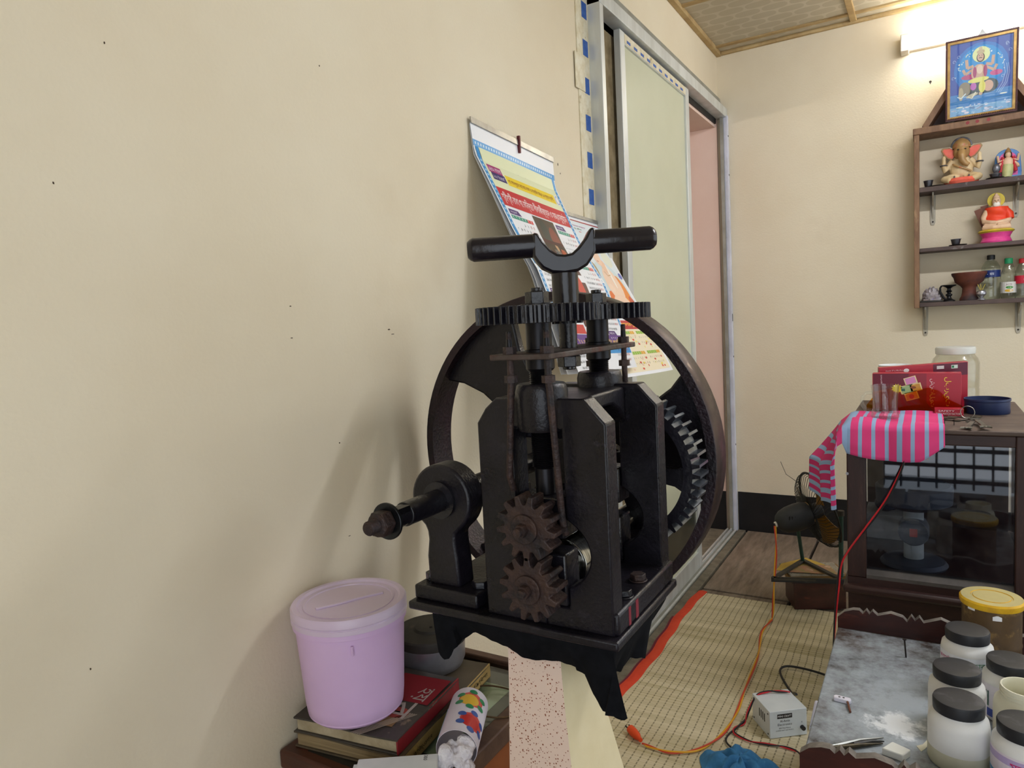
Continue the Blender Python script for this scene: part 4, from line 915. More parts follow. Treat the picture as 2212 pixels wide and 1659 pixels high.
cr = shp('crown', MB().lathe([(.034, .158), (.036, .164), (.034, .176), (.024, .190), (.010, .200), (0, .205)], G(0, .002, 0), n=24), 'clay_gold', gi)
shp('crown_beads', MB().tube([G(.036*cos(t), .002-.003, .166+.036*max(0, sin(t))) for t in [pi*k/20 for k in range(21)]], .005, n=8), 'jewel_silver', cr)
shp('sash', MB().tube([G(-.034, -.026, .088), G(-.012, -.036, .074), (gx+.018, gy-.034, gz+.060), G(.036, -.024, .050)], .004, n=8), 'clay_gold', gi)
# small four armed idol with arched backing
mat('idol_pink', '#d9579a', rough=.45); mat('idol_skin', '#e0bfa0', '#d3ae8c', scale=20, rough=.5); mat('idol_red', '#b3202c', rough=.45); mat('idol_blue', '#2f6fb4', '#5f8fc4', scale=30, rough=.4); mat('idol_green', '#c9c48a', '#a8b07a', scale=30, rough=.5); mat('idol_black', '#241d1c', rough=.5)
ix, iy, iz = .300, YB-.075, SH[0]
ii = thing('arched_idol', 'small painted idol with pink and blue arched backing on the top board', 'idol', (ix, iy, iz))
def I(x, y, z): return (ix+x, iy+y, iz+z)
pts = [(-.048, 0), (.048, 0), (.05, .03), (.046, .08)] + [(.046*cos(t), .088+.042*sin(t)) for t in [pi*k/12 for k in range(13)]] + [(-.046, .08), (-.05, .03)]
ar = shp('arched_backing', MB().prism(pts, I(0, .008, 0), (0, .012, 0), (1,0,0), (0,0,1)), 'idol_blue', ii, bev=.002)
shp('pink_field', MB().prism([(x*.72, .03+(z-.03)*.86) for x, z in pts], I(0, .006, 0), (0, .003, 0), (1,0,0), (0,0,1)), 'idol_pink', ar)
bo = MB().ell(I(0, -.004, .068), (.020, .014, .026), 14, 10).ell(I(0, -.006, .102), (.0105, .010, .014), 12, 10)
for s in (-1, 1):
    bo.tube([I(s*.016, -.004, .082), I(s*.034, -.006, .076), I(s*.038, -.01, .102)], [.006, .006, .005], n=8); bo.tube([I(s*.016, -.004, .076), I(s*.034, -.010, .056), I(s*.036, -.016, .046)], [.006, .006, .005], n=8)
shp('idol_body', bo, 'idol_skin', ii); shp('hair', MB().ell(I(0, .001, .102), (.015, .008, .020), 12, 8).ell(I(0, .004, .088), (.017, .006, .02), 12, 8), 'idol_black', ii)
shp('crown', MB().lathe([(.012, .112), (.011, .118), (.005, .128), (0, .134)], I(0, -.004, 0), n=14), 'clay_gold', ii)
shp('skirt', MB().tube([I(0, -.006, .058), I(-.002, -.010, .03), I(-.004, -.014, .004)], [.020, .021, .018], n=14), 'idol_green', ii)
for s in (-1, 1): shp('shawl', MB().tube([I(s*.018, -.002, .094), I(s*.023, -.006, .06), I(s*.027, -.008, .030)], [.006, .008, .007], n=10), 'idol_red', ii)
shp('conch', MB().ell(I(-.042, -.014, .048), (.015, .010, .020), 12, 8), 'jewel_silver', ii); shp('pedestal', MB().box(ix-.044, ix+.044, iy-.02, iy+.02, iz, iz+.012), 'idol_blue', ii, bev=.003)
# seated sage idol
mat('orange_robe', '#ec4a22', '#e0381a', scale=20, rough=.5); mat('hot_pink', '#e84f9a', '#d23b86', scale=30, rough=.45); mat('yellow_paint', '#e3c63a', '#b8a83a', scale=18, rough=.5); mat('plank_brown', '#7a4a36', '#633b2a', scale=12, rough=.6, stretch=(6,6,1)); mat('white_beard', '#efe9dd', rough=.8)
sx, sy, sz = .259, YB-.085, SH[1]
si = thing('seated_sage_idol', 'white bearded figure in orange robe seated on a pink drum, middle board', 'idol', (sx, sy, sz))
def S(x, y, z): return (sx+x, sy+y, sz+z)
shp('drum_base', MB().lathe([(0, 0), (.056, 0), (.058, .006), (.051, .022), (.053, .030), (.062, .046), (.066, .050), (0, .050)], S(0, 0, 0), n=40), 'hot_pink', si)
shp('drum_rim', MB().lathe([(.057, .040), (.068, .050), (.062, .056), (.03, .058), (0, .058)], S(0, 0, 0), n=40), 'yellow_paint', si)
bo = MB().ell(S(.002, .006, .108), (.038, .026, .046), 18, 12).ell(S(0, 0, .150), (.024, .018, .02), 14, 10)
for s in (-1, 1):
    bo.tube([S(s*.014, -.010, .072), S(s*.042, -.018, .070), S(s*.046, -.022, .068), S(s*.012, -.040, .066), S(-s*.014, -.040, .064)], [.017, .016, .014, .011, .009], n=12)
    bo.tube([S(s*.032, .0, .142), S(s*.045, -.002, .112), S(s*.044, -.012, .094), S(s*.018, -.030, .088), S(0, -.034, .086)], [.013, .013, .011, .009, .008], n=12)
bo = shp('idol_body', bo, 'idol_skin', si); md = bo.modifiers.new('fuse', 'REMESH'); md.mode = 'VOXEL'; md.voxel_size = .0025; md.use_smooth_shade = True
shp('robe', MB().grid(lambda a, b: (lambda t, z: S(.002+(.0405+.006*(1-b))*cos(t), .006+(.029+.004*sin(9*b+2*a))*sin(t), z))(-pi*.97+pi*1.12*a, .088+.066*b-.016*(a-.5)*(1-b)), 24, 10, thick=-.002), 'orange_robe', si)
shp('robe_sleeve', MB().tube([S(.028, 0, .148), S(.046, -.001, .120), S(.048, -.006, .100)], [.013, .018, .016], n=12), 'orange_robe', si)
shp('robe_skirt', MB().ell(S(.035, .004, .074), (.018, .02, .02), 12, 8).ell(S(-.032, .004, .074), (.016, .02, .018), 12, 8), 'orange_robe', si)
hh = shp('idol_head', MB().ell(S(0, -.006, .178), (.016, .016, .021), 16, 12).ell(S(0, -.022, .177), (.004, .005, .006), 8, 6).ell(S(0, -.004, .164), (.010, .010, .012), 10, 8), 'idol_skin', si)
shp('beard', MB().ell(S(0, -.016, .165), (.013, .009, .013), 12, 8), 'white_beard', hh); shp('hair_knot', MB().ell(S(0, .0, .196), (.013, .012, .012), 12, 8).ell(S(0, .002, .208), (.007, .007, .007), 10, 6), 'idol_skin', hh)
for s in (-1, 1): shp('eye', MB().ell(S(s*.006, -.0215, .182), (.0025, .0015, .0013), 8, 5), 'eye_dark', hh)
shp('halo', MB().cyl(S(0, .010, .186), S(0, .014, .186), .032, n=32), 'yellow_paint', si, bev=.001)
bk_ = MB(); 
for k, (a, l) in enumerate(((-.36, .105), (-.2, .115))):
    u = Vector((sin(a), 0, cos(a))); w = Vector((cos(a), 0, -sin(a))); bk_.prism([(-.014, 0), (.014, 0), (.014, l), (-.014, l)], S(-.030+.010*k, .014+.006*k, .056), (0, .006, 0), w, u)
    shp('back_board', bk_, 'plank_brown', si); bk_ = MB()
# steel cups and plates
mat('plate_dark', '#2c2a28', '#3a3733', scale=20, rough=.35, metal=.6)
def steelcup(x, y, z, r, h, lab):
    t = thing('steel_cup', lab, 'cup', (x, y, z), group='steel cups on the wall shelf'); obj('cup_wall', MB().lathe([(0, 0), (r*.68, 0), (r*.70, .002), (r, h), (r+.0012, h), (r-.001, h-.001), (r*.64, .003), (0, .003)], (x, y, z), n=24), 'steel_dark', t, smooth=50); obj('cup_rim', MB().tube([(x+(r+.0005)*cos(q), y+(r+.0005)*sin(q), z+h) for q in [2*pi*k/24 for k in range(24)]], .0011, n=6, closed=True), 'steel', t)
def plate(x, y, z, r, lab): tag(obj('steel_plate', MB().lathe([(0, 0), (r*.8, 0), (r, .006), (r-.001, .007), (r*.78, .0015), (0, .0015)], (x, y, z), n=32), 'plate_dark', org=(x, y, z)), lab, 'plate', 'steel plates on the wall shelf')
plate(.035, YB-.085, SH[0], .038, 'dark steel plate beside the elephant headed idol'); steelcup(.004, YB-.082, SH[0]+.0016, .019, .033, 'small steel cup on the plate beside the elephant headed idol')
plate(.252, YB-.108, SH[0], .034, 'dark steel plate in front of the arched idol'); steelcup(.252, YB-.108, SH[0]+.0016, .020, .022, 'small steel cup on the plate in front of the arched idol')
plate(.118, YB-.085, SH[1], .036, 'dark steel plate on the middle board beside the sage idol'); steelcup(.110, YB-.085, SH[1]+.0016, .020, .030, 'small steel cup on the middle board plate')
# bottles
thin_glass('bottle_clear', '#f3f6f2', .06, dirt=.06, refl=1.3); pass; mat('cap_black', '#1d1e22', rough=.4); mat('cap_green', '#1f8f5c', rough=.4); mat('cap_red', '#c4202c', rough=.4)
mat('water', '#f2f7f2', rough=.0, trans=1.0, ior=1.15)
def bottle(x, y, z, prof, cap, capr, caph, lab):
    t = thing('plastic_bottle', lab, 'bottle', (x, y, z), group='bottles on the bottom board'); H = prof[-1][1]
    obj('bottle_body', MB().lathe([(0, 0)]+prof, (x, y, z), n=32), 'bottle_clear', t, smooth=50)
    obj('cap', MB().lathe([(0, H-.006), (capr, H-.006), (capr, H+caph-.002), (capr-.002, H+caph), (0, H+caph)], (x, y, z), n=24), cap, t)
    return t
def band(t, x, y, z, r, z0, z1, col, words):
    P = Print(lambda u, v, h: (x+(r+h)*sin(u/r), y-(r+h)*cos(u/r), z+v)); P.rect(-pi*r*.98, z0, pi*r*.98, z1, col, 1, n=4)
    for (s, u, v, hgt, c, w) in words:
        if s is None: P.ellipse(u, v, hgt, w, c, 3)
        else: P.text(s, u, v, hgt, c, z=5, width=w)
    P.build('label_band', t)
bY = YB-.041
t = bottle(.244, bY, SH[2], [(.034, 0), (.036, .01), (.036, .05), (.0345, .055), (.036, .06), (.036, .095), (.0355, .10), (.0355, .126), (.036, .13), (.034, .145), (.022, .168), (.013, .172), (.013, .182)], 'cap_black', .0155, .014, 'clear water bottle with dark blue label and black cap')
band(t, .244, bY, SH[2], .0362, .098, .128, '#1c2f6a', (('মাম', -.006, .106, .011, '#dfe6f2', .016), ('·', -.016, .109, .003, '#dfe6f2', .003)))
t = bottle(.308, bY-.01, SH[2], [(.026, 0), (.028, .01), (.029, .06), (.028, .085), (.030, .09), (.029, .10), (.022, .135), (.015, .152), (.015, .158)], 'cap_green', .0155, .018, 'clear juice bottle with white label and green cap')
band(t, .308, bY-.01, SH[2], .0295, .024, .072, '#e6e4de', (('ACME', -.011, .058, .006, '#7a2a4a', .022), (None, .002, .048, .014, '#3f8f3a', .006), (None, .0, .034, .016, '#e0b23a', .006), (None, .006, .034, .007, '#efe9d6', .004), (None, .004, .049, .009, '#cfe3c0', .003)))
t = bottle(.358, bY-.01, SH[2], [(.027, 0), (.029, .01), (.027, .04), (.029, .07), (.029, .10), (.022, .13), (.012, .15), (.012, .156)], 'cap_red', .014, .014, 'clear bottle with red label and red cap')
band(t, .358, bY-.01, SH[2], .0295, .062, .096, '#c41f3a', ((None, .008, .079, .006, '#ece4e6', .008),))
# clay bowl on a foot
mat('terracotta', '#6b3a2b', '#53291f', scale=14, rough=.7, c3='#2d2325', scale3=6, lo3=.45, hi3=.6)
cx_, cy_ = .160, YB-.104
tag(obj('clay_bowl', MB().lathe([(0, 0), (.036, 0), (.037, .008), (.030, .02), (.027, .035), (.026, .055), (.034, .066), (.054, .082), (.060, .104), (.066, .112), (.068, .122), (.066, .124), (.056, .118), (.05, .09), (.02, .075), (0, .073)], (cx_, cy_, SH[2]), n=40), 'terracotta', org=(cx_, cy_, SH[2]), smooth=50), 'footed dark red clay bowl on the bottom board', 'bowl')
# black lamp stand with handle
mat('black_brass', '#141416', '#222225', scale=20, rough=.35, metal=.5)
lx, ly = .084, YB-.100
ls = thing('lamp_stand', 'small black turned oil lamp stand with curved handle beside the clay bowl', 'lamp stand', (lx, ly, SH[2]))
obj('stand_body', MB().lathe([(0, 0), (.024, 0), (.024, .004), (.010, .014), (.008, .022), (.013, .027), (.013, .032), (.007, .036), (.007, .040), (.013, .045), (.007, .052), (.007, .058), (.014, .064), (.028, .070), (.029, .074), (.020, .072), (0, .070)], (lx, ly, SH[2]), n=28), 'black_brass', ls)
obj('handle', MB().tube([(lx-.010, ly, SH[2]+.006), (lx-.022, ly, SH[2]+.02), (lx-.034, ly, SH[2]+.045), (lx-.034, ly, SH[2]+.062), (lx-.028, ly, SH[2]+.072)], [.004, .005, .005, .004, .004], n=10), 'black_brass', ls)
# incense holder
ih = thing('incense_holder', 'small round silver incense holder with stick stubs before the bowl', 'incense holder', (.204, YB-.134, SH[2]))
hx0 = (.204, YB-.134, SH[2])
obj('holder_body', MB().lathe([(0, 0), (.015, 0), (.015, .003), (.006, .010), (.010, .014), (.019, .024), (.0195, .030), (.016, .038), (.006, .043), (0, .043)], hx0, n=28), 'steel', ih)
for a in (-.5, -.1, .5): obj('incense_stub', MB().cyl((hx0[0]+.004*a, hx0[1], hx0[2]+.040), (hx0[0]+.028*a, hx0[1], hx0[2]+.068), .0011, n=6), 'yellow_paint', ih)
# crumpled plastic bag on dark tray
mat('poly_bag', '#b9b2b6', '#8f8688', scale=14, rough=.3, c3='#6b6bb0', scale3=12, lo3=.62, hi3=.72)
tag(obj('dark_tray', MB().box(-.028, .062, YB-.13, YB-.03, SH[2], SH[2]+.008), 'plate_dark', org=(.017, YB-.08, SH[2]), bev=.002), 'flat dark tray under the crumpled plastic bag', 'tray')
bgm = MB(); rnd = random.Random(21); nu, nv = 22, 12; VV = {}
def bagf(a, b):
    t = 2*pi*a; ph_ = pi*b*.5; key = (round((a % 1)*nu) % nu, round(b*nv))
    if key not in VV: VV[key] = rnd.uniform(.82, 1.12)
    k = VV[key] if 0 < b < 1 else 1
    return (.017+.040*k*cos(ph_)*cos(t), YB-.08+.036*k*cos(ph_)*sin(t), SH[2]+.0085+.058*k*sin(ph_))
tag(obj('plastic_bag', bgm.grid(bagf, nu, nv), 'poly_bag', org=(.017, YB-.08, SH[2]+.008), smooth=12), 'crumpled clear plastic bag on the bottom board', 'bag')
# ------------------------------------------------------------------ straw mat
def mat_straw():
    m = mat('straw', '#b69f6c'); nt = m.node_tree; n = nt.nodes; L = nt.links.new; b = n['Principled BSDF']
    tc = n.new('ShaderNodeTexCoord'); sp = n.new('ShaderNodeSeparateXYZ'); L(tc.outputs['Object'], sp.inputs[0])
    def mp(sc):
        q = n.new('ShaderNodeMapping'); q.inputs['Scale'].default_value = sc; L(tc.outputs['Object'], q.inputs[0])
        t = n.new('ShaderNodeTexNoise'); t.inputs['Scale'].default_value = 1; t.inputs['Detail'].default_value = 3; L(q.outputs[0], t.inputs['Vector']); return t.outputs[0]
    def mth(op, a, c=None):
        x = n.new('ShaderNodeMath'); x.operation = op
        for i, v in enumerate((a, c)):
            if v is None: continue
            if isinstance(v, (int, float)): x.inputs[i].default_value = v
            else: L(v, x.inputs[i])
        return x.outputs[0]
    def mx(f, a, c):
        x = n.new('ShaderNodeMix'); x.data_type = 'RGBA'; L(f, x.inputs[0])
        for s, v in ((6, a), (7, c)):
            if isinstance(v, tuple): x.inputs[s].default_value = v
            else: L(v, x.inputs[s])
        return x.outputs[2]
    bands = mp((.8, 14, 1)); reed = mp((3, 330, 1)); wob = mp((2, 6, 1))
    r1 = n.new('ShaderNodeMapRange'); r1.inputs[1].default_value = .36; r1.inputs[2].default_value = .64; L(bands, r1.inputs[0])
    c = mx(r1.outputs[0], hx('#b5a880'), hx('#d8ccaa'))
    r2 = n.new('ShaderNodeMapRange'); r2.inputs[1].default_value = .40; r2.inputs[2].default_value = .62; L(reed, r2.inputs[0])
    c = mx(mth('MULTIPLY', r2.outputs[0], .55), c, hx('#e6dcc2'))
    ph = mth('FRACT', mth('MULTIPLY', mth('ADD', sp.outputs[0], mth('MULTIPLY', wob, .012)), 44))
    line = mth('LESS_THAN', mth('ABSOLUTE', mth('SUBTRACT', ph, .5)), .085)
    tick = mth('LESS_THAN', mth('FRACT', mth('MULTIPLY', sp.outputs[1], 70)), .62)
    f = mth('MULTIPLY', line, mth('ADD', mth('MULTIPLY', tick, .5), .18))
    L(mx(f, c, hx('#5c5238')), b.inputs['Base Color']); b.inputs['Roughness'].default_value = .75; b.inputs['Specular IOR Level'].default_value = .3
    bp = n.new('ShaderNodeBump'); bp.inputs['Strength'].default_value = .35; bp.inputs['Distance'].default_value = .002
    L(mth('SUBTRACT', reed, line), bp.inputs['Height']); L(bp.outputs[0], b.inputs['Normal'])
mat_straw()
mat('orange_band', '#d8492a', '#cf3f22', scale=20, rough=.8, bump=.1); mat('maroon_band', '#6b1a2c', rough=.8)
MZ = .006
mt = thing('straw_mat', 'woven straw floor mat with orange red cloth border by the sliding door', 'mat', (-.2, 1.9, .0))
def edge(y): return -.857+.006*sin(y*9)+.003*sin(y*31)
obj('woven_field', MB().grid(lambda a, b: (edge(1.25+1.63*b)+.030+(1.90-.03)*a, 1.25+1.63*b, MZ+.0008*sin(30*b+9*a)), 10, 60, thick=.0055), 'straw', mt)
obj('border_band', MB().grid(lambda a, b: (edge(1.25+1.64*b)+.036*a, 1.25+1.64*b, MZ+.0015+.003*sin(pi*a)), 4, 60, thick=.005), 'orange_band', mt)
obj('under_band', MB().grid(lambda a, b: (edge(1.4+1.2*b)-.010+.012*a, 1.4+1.2*b, .0045), 1, 40, thick=.004), 'maroon_band', mt)

# ------------------------------------------------------------------ glass display cabinet on a stand
thin_glass('cabinet_glass', '#dadde4', .02, dirt=.03, refl=1.0); FZ = .0082
mat('dark_wood', '#38211c', '#2a1815', scale=7, rough=.5, stretch=(6,6,1), bump=.05, c3='#4a2f27', scale3=16, lo3=.6, hi3=.75)
mat('dark_wood_h', '#3a231e', '#2b1916', scale=7, rough=.5, stretch=(1,6,6), bump=.05)
mat('top_board', '#584840', '#463932', scale=7, rough=.6, stretch=(1,4,4), c3='#9a948c', scale3=9, lo3=.62, hi3=.8)
mat('grey_ledge', '#5a5552', '#474340', scale=14, rough=.7)
KX0, KX1, KY0, KY1, KZ0, KZ1 = -.196, .240, 2.130, 2.75, .412, .862
st_ = thing('cabinet_stand', 'dark wooden stand with moulded edge under the glass cabinet', 'stand', (.02, 2.44, MZ))
obj('stand_top', MB().box(KX0-.012, KX1+.012, KY0-.02, KY1, .388, KZ0), 'dark_wood_h', st_, bev=.008)
obj('apron', MB().box(KX0, KX1, KY0+.005, KY1-.02, .30, .388), 'dark_wood_h', st_, bev=.003)
for x in (KX0, KX1-.045):
    for y in (KY0+.005, KY1-.065):
        obj('leg', MB().hexa([(x, y, FZ), (x+.03, y, FZ), (x+.03, y+.03, FZ), (x, y+.03, FZ), (x, y, .30), (x+.045, y, .30), (x+.045, y+.045, .30), (x, y+.045, .30)]), 'dark_wood', st_)
cb = thing('glass_cabinet', 'dark wooden glass fronted display cabinet standing on the stand', 'cabinet', ((KX0+KX1)/2, 2.44, KZ0))
obj('top_board', MB().box(KX0-.004, KX1+.004, KY0-.004, KY1, KZ1-.012, KZ1), 'top_board', cb, bev=.003)
obj('bottom_board', MB().box(KX0, KX1, KY0, KY1, KZ0, KZ0+.02), 'dark_wood_h', cb)
obj('side_glass', MB().box(KX1-.008, KX1-.005, KY0+.03, KY1-.02, KZ0+.02, KZ1-.012), 'cabinet_glass', cb)
obj('side_glass', MB().box(KX0+.005, KX0+.008, KY0+.03, KY1-.02, KZ0+.02, KZ1-.012), 'cabinet_glass', cb)
obj('back_panel', MB().box(KX0+.012, KX1-.012, KY1-.012, KY1, KZ0+.02, KZ1-.012), 'dark_wood', cb)
for xa_ in (KX0, KX1-.048): obj('front_stile', MB().box(xa_, xa_+.048, KY0, KY0+.03, KZ0+.02, KZ1-.012), 'dark_wood', cb, bev=.003)
obj('top_rail', MB().box(KX0+.048, KX1-.048, KY0, KY0+.03, KZ1-.042, KZ1-.012), 'dark_wood_h', cb, bev=.003)
obj('bottom_rail', MB().px([(KY0, KZ0+.02), (KY0+.03, KZ0+.02), (KY0+.03, KZ0+.045), (KY0+.012, KZ0+.042), (KY0, KZ0+.030)], KX0+.048, KX1-.048), 'grey_ledge', cb)
obj('glass_pane', MB().box(KX0+.044, KX1-.044, KY0+.016, KY0+.019, KZ0+.038, KZ1-.038), 'cabinet_glass', cb)
obj('latch', MB().cyl((KX0+.002, KY0-.004, .73), (KX0+.002, KY0, .73), .004, n=10), 'steel', cb)
# machine and box inside the cabinet
mat('device_grey', '#cfd2c6', '#b7bab0', scale=16, rough=.5); mat('device_dark', '#454b54', '#525860', scale=14, rough=.45); mat('switch_red', '#d23a34', rough=.4); mat('dusty_white', '#b9b4a6', '#a29d8e', scale=12, rough=.7)
dx_, dy_ = -.035, 2.30
dv2 = thing('bench_lamp', 'grey pillar device with red switch and round head inside the cabinet', 'device', (dx_, dy_, KZ0+.02))
obj('round_base', MB().lathe([(0, 0), (.085, 0), (.088, .006), (.08, .016), (.03, .022), (0, .022)], (dx_, dy_, KZ0+.02), n=40), 'device_dark', dv2)
obj('pillar', MB().cyl((dx_, dy_, KZ0+.04), (dx_, dy_, KZ0+.20), .026, n=28), 'device_grey', dv2)
sw = obj('switch_box', MB().cyl((dx_, dy_-.036, KZ0+.125), (dx_, dy_+.03, KZ0+.125), .040, n=32), 'device_dark', dv2, bev=.004)
obj('rocker_switch', MB().box(dx_-.010, dx_+.010, dy_-.042, dy_-.036, KZ0+.113, KZ0+.137), 'switch_red', sw, bev=.002)
obj('round_head', MB().lathe([(0, .19), (.055, .19), (.098, .21), (.1, .255), (.092, .262), (0, .264)], (dx_, dy_, KZ0), n=44), 'device_dark', dv2)
obj('head_arm', MB().cyl((dx_, dy_+.02, KZ0+.12), (dx_, dy_+.02, KZ0+.21), .016, n=16), 'device_dark', dv2)
bb = thing('carton_box', 'pale grey box inside the cabinet behind the pillar device', 'box', (-.12, 2.6, KZ0+.02))
obj('box_body', MB().box(-.178, -.06, 2.52, 2.68, KZ0+.02, KZ0+.10), 'dusty_white', bb, bev=.002)
tag(obj('wrapped_lump', MB().ell((-.12, 2.58, KZ0+.126), (.034, .028, .026), 12, 8).ell((-.10, 2.595, KZ0+.119), (.02, .02, .019), 10, 7), 'device_dark', org=(-.12, 2.58, KZ0+.10)), 'dark wrapped lump on the pale box inside the cabinet', 'bundle')

# checked cotton towel over the cabinet corner
mat_vcol('towel_dye', .9, .15)
def towel(a, b):
    s = -.25+.485*a; t = -.075+.36*b          # s across the cabinet, t from front drop to back
    w = .004*sin(22*s+14*t)+.003*sin(31*t-9*s)+.010*max(0, sin(3.1*(s+.02)/.12))*max(0, 1-abs(t-.05)/.1)*(0 < s < .12)
    z = KZ1+.004+abs(w); x = KX0+s; y = KY0+t
    if t < 0:
        y = KY0-.010-.014*abs(sin(24*s+.6))*min(1, -t/.05); z = KZ1+.003+t*(.92+.30*sin(11*s+.2))
        if s > .18: z += .03*(s-.18)/.055*(-t/.075)
    if s < 0:
        d = -s; k = min(1, d/.12); tt = max(t, -.01)
        x = KX0-.008-.012*min(1, d/.02)-k*(.012+.27*tt)+.008*sin(34*t+5*d)*k; y = KY0-.012+tt*(1-.40*k)-.02*k
        z = KZ1+.004-d*.92-.12*tt*k*(1-d/.25)+.006*sin(28*t)*k
        if t < 0: z = min(z, KZ1+.003+t*.6*(1-k)-d*.92)
    return (x, y, z)
tw = MB(); NU, NV = 150, 44; vs = [towel(i/NU, j/NV) for j in range(NV+1) for i in range(NU+1)]
rnd = random.Random(2)
for j in range(NV):
    for i in range(NU):
        s = -.25+.485*(i+.5)/NU; pz_ = (s/.0315) % 1.0; stripe = pz_ < .33
        if s < -.20: stripe = pz_ < .5
        base = '#8fa8c9' if stripe else '#d9457f'
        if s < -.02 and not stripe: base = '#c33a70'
        tw.cc = hx(base); q = j*(NU+1)+i; tw.add([vs[q], vs[q+1], vs[q+NU+2], vs[q+NU+1]], [(0,1,2,3)])
to = obj('striped_towel', tw, 'towel_dye', org=(KX0, KY0+.1, KZ1), smooth=0, fixn=False)
bm = bmesh.new(); bm.from_mesh(to.data); bmesh.ops.remove_doubles(bm, verts=bm.verts, dist=1e-5); bm.to_mesh(to.data); bm.free(); to.data.shade_smooth()
sd_ = to.modifiers.new('cloth', 'SOLIDIFY'); sd_.thickness = .0015; sd_.offset = 1
tag(to, 'pink cotton towel with pale blue stripes over the cabinet corner', 'towel')

# things on the cabinet top
thin_glass('clear_glass_thin', '#fbfdfc', .02, refl=.9); thin_glass('jar_plastic', '#f8f8f5', .12, dirt=.08, refl=1.0)
def rounded(m): return m
mgx, mgy = -.104, 2.243; mz = KZ1+.0125
mg = thing('glass_mug', 'clear glass tea mug with handle standing on the striped towel', 'mug', (mgx, mgy, mz))
obj('mug_wall', MB().lathe([(0, 0), (.034, 0), (.036, .004), (.034, .014), (.032, .03), (.0325, .06), (.036, .088), (.0365, .094), (.0345, .095), (.031, .06), (.0295, .03), (.028, .016), (0, .014)], (mgx, mgy, mz), n=40), 'clear_glass_thin', mg, smooth=50)
obj('mug_handle', MB().tube([(mgx-.033, mgy-.004, mz+.072), (mgx-.048, mgy-.008, mz+.072), (mgx-.058, mgy-.01, mz+.060), (mgx-.059, mgy-.01, mz+.040), (mgx-.050, mgy-.008, mz+.024), (mgx-.032, mgy-.004, mz+.020)], .0055, n=12), 'clear_glass_thin', mg)
fl_ = MB()
for k in range(14): t = 2*pi*k/14; fl_.ell((mgx+.034*cos(t), mgy+.034*sin(t), mz+.009), (.005, .005, .008), 8, 6)
obj('base_flutes', fl_, 'clear_glass_thin', mg)['kind'] = 'stuff'
mat('red_carton', '#b01f35', '#a81b31', scale=5, rough=.35); mat('maroon_carton', '#6e1a2e', rough=.4)
rc = thing('incense_carton', 'red printed carton with yellow lettering standing on the cabinet', 'carton', (-.03, 2.49, KZ1))
rx0, rx1, ry, rz_ = -.150, .088, 2.470, KZ1+.002
obj('carton_body', MB().box(rx0, rx1, ry, ry+.045, rz_, rz_+.118), ['red_carton'], rc, bev=.001)
P = Print(lambda u, v, h: (rx0+u, ry-.0003-h, rz_+v)); WW = rx1-rx0
P.rect(.002, .001, WW*.42, .117, '#6a1830', 1); P.rect(WW*.42, .001, WW*.62, .117, '#8d1a30', 1); P.poly([(0, .001), (WW*.70, .001), (WW*.55, .05), (WW*.30, .075), (0, .06)], '#8a2c1a', 2)
for (u, v, c, hh, r) in ((.105, .095, '#d68cc0', .024, .3), (.095, .068, '#9fc08a', .026, .25), (.118, .074, '#c8953a', .024, .25), (.108, .048, '#e0a030', .026, .3)):
    q = [(-hh, -hh*.7), (hh, -hh*.7), (hh, hh*.7), (-hh, hh*.7)]; P.poly([(u+a*cos(r)*.7-b_*sin(r)*.7, v+a*sin(r)*.7+b_*cos(r)*.7) for a, b_ in q], '#e9dfa8', 3); P.poly([(u+a*cos(r)*.58-b_*sin(r)*.58, v+a*sin(r)*.58+b_*cos(r)*.58) for a, b_ in q], c, 4)
P.ellipse(.108, .046, .007, .007, '#c84a22', 6); P.ellipse(.112, .074, .008, .004, '#8a4a1a', 6); P.rect(.080, .062, .090, .070, '#2f6a5a', 6)
st12 = [((.016 if k % 2 else .011)*cos(2*pi*k/24), (.016 if k % 2 else .011)*sin(2*pi*k/24)) for k in range(24)]
P.poly([(.068+a, .070+b_) for a, b_ in st12], '#e6cf2a', 4)
P.text('لبريت', WW-.048, .105, .022, '#f0d23a', rot=radians(-90), width=.088); P.text('شنتالیت', WW-.082, .100, .014, '#e9d3d6', rot=radians(-90), width=.085); P.text('agarbatti', .028, .085, .006, '#d9c6cc', rot=radians(90), width=.028)
P.build('carton_print', rc)
r2 = thing('flat_carton', 'narrow dark red carton leaning behind the lettered red carton', 'carton', (.0, 2.55, KZ1))
a0, a1 = Vector((-.135, 2.535, 0)), Vector((.108, 2.572, 0)); du = (a1-a0); dn = Vector((-du.y, du.x, 0)).normalized()*.04
obj('carton_body', MB().hexa([a0+Vector((0,0,KZ1+.002)), a1+Vector((0,0,KZ1+.002)), a1+dn+Vector((0,0,KZ1+.002)), a0+dn+Vector((0,0,KZ1+.002)), a0+Vector((0,0,KZ1+.132)), a1+Vector((0,0,KZ1+.146)), a1+dn+Vector((0,0,KZ1+.146)), a0+dn+Vector((0,0,KZ1+.132))]), 'red_carton', r2, bev=.001)
un = du.normalized(); LW = du.length
P = Print(lambda u, v, h: a0+un*u+Vector((0, -.0004-h, KZ1+.002+v+.014*u/LW)))
P.rect(LW*.62, .09, LW-.001, .129, '#5e1630', 1); P.text('NATURAL', .02, .116, .004, '#e6c9ce', width=.05); P.text('INCENSE STICKS', .02, .109, .004, '#e6c9ce', width=.05); P.ellipse(.078, .116, .008, .006, '#ece6e6', 3); P.rect(LW*.66, .113, LW*.74, .123, '#d9d4d2', 3); P.rect(LW*.82, .112, LW*.89, .123, '#cfe0d4', 3); P.rect(LW*.825, .114, LW*.85, .121, '#1f7a4a', 4)
P.build('carton_print', r2)
thin_glass('amber_film', '#e09a1e', .15, refl=1.0)
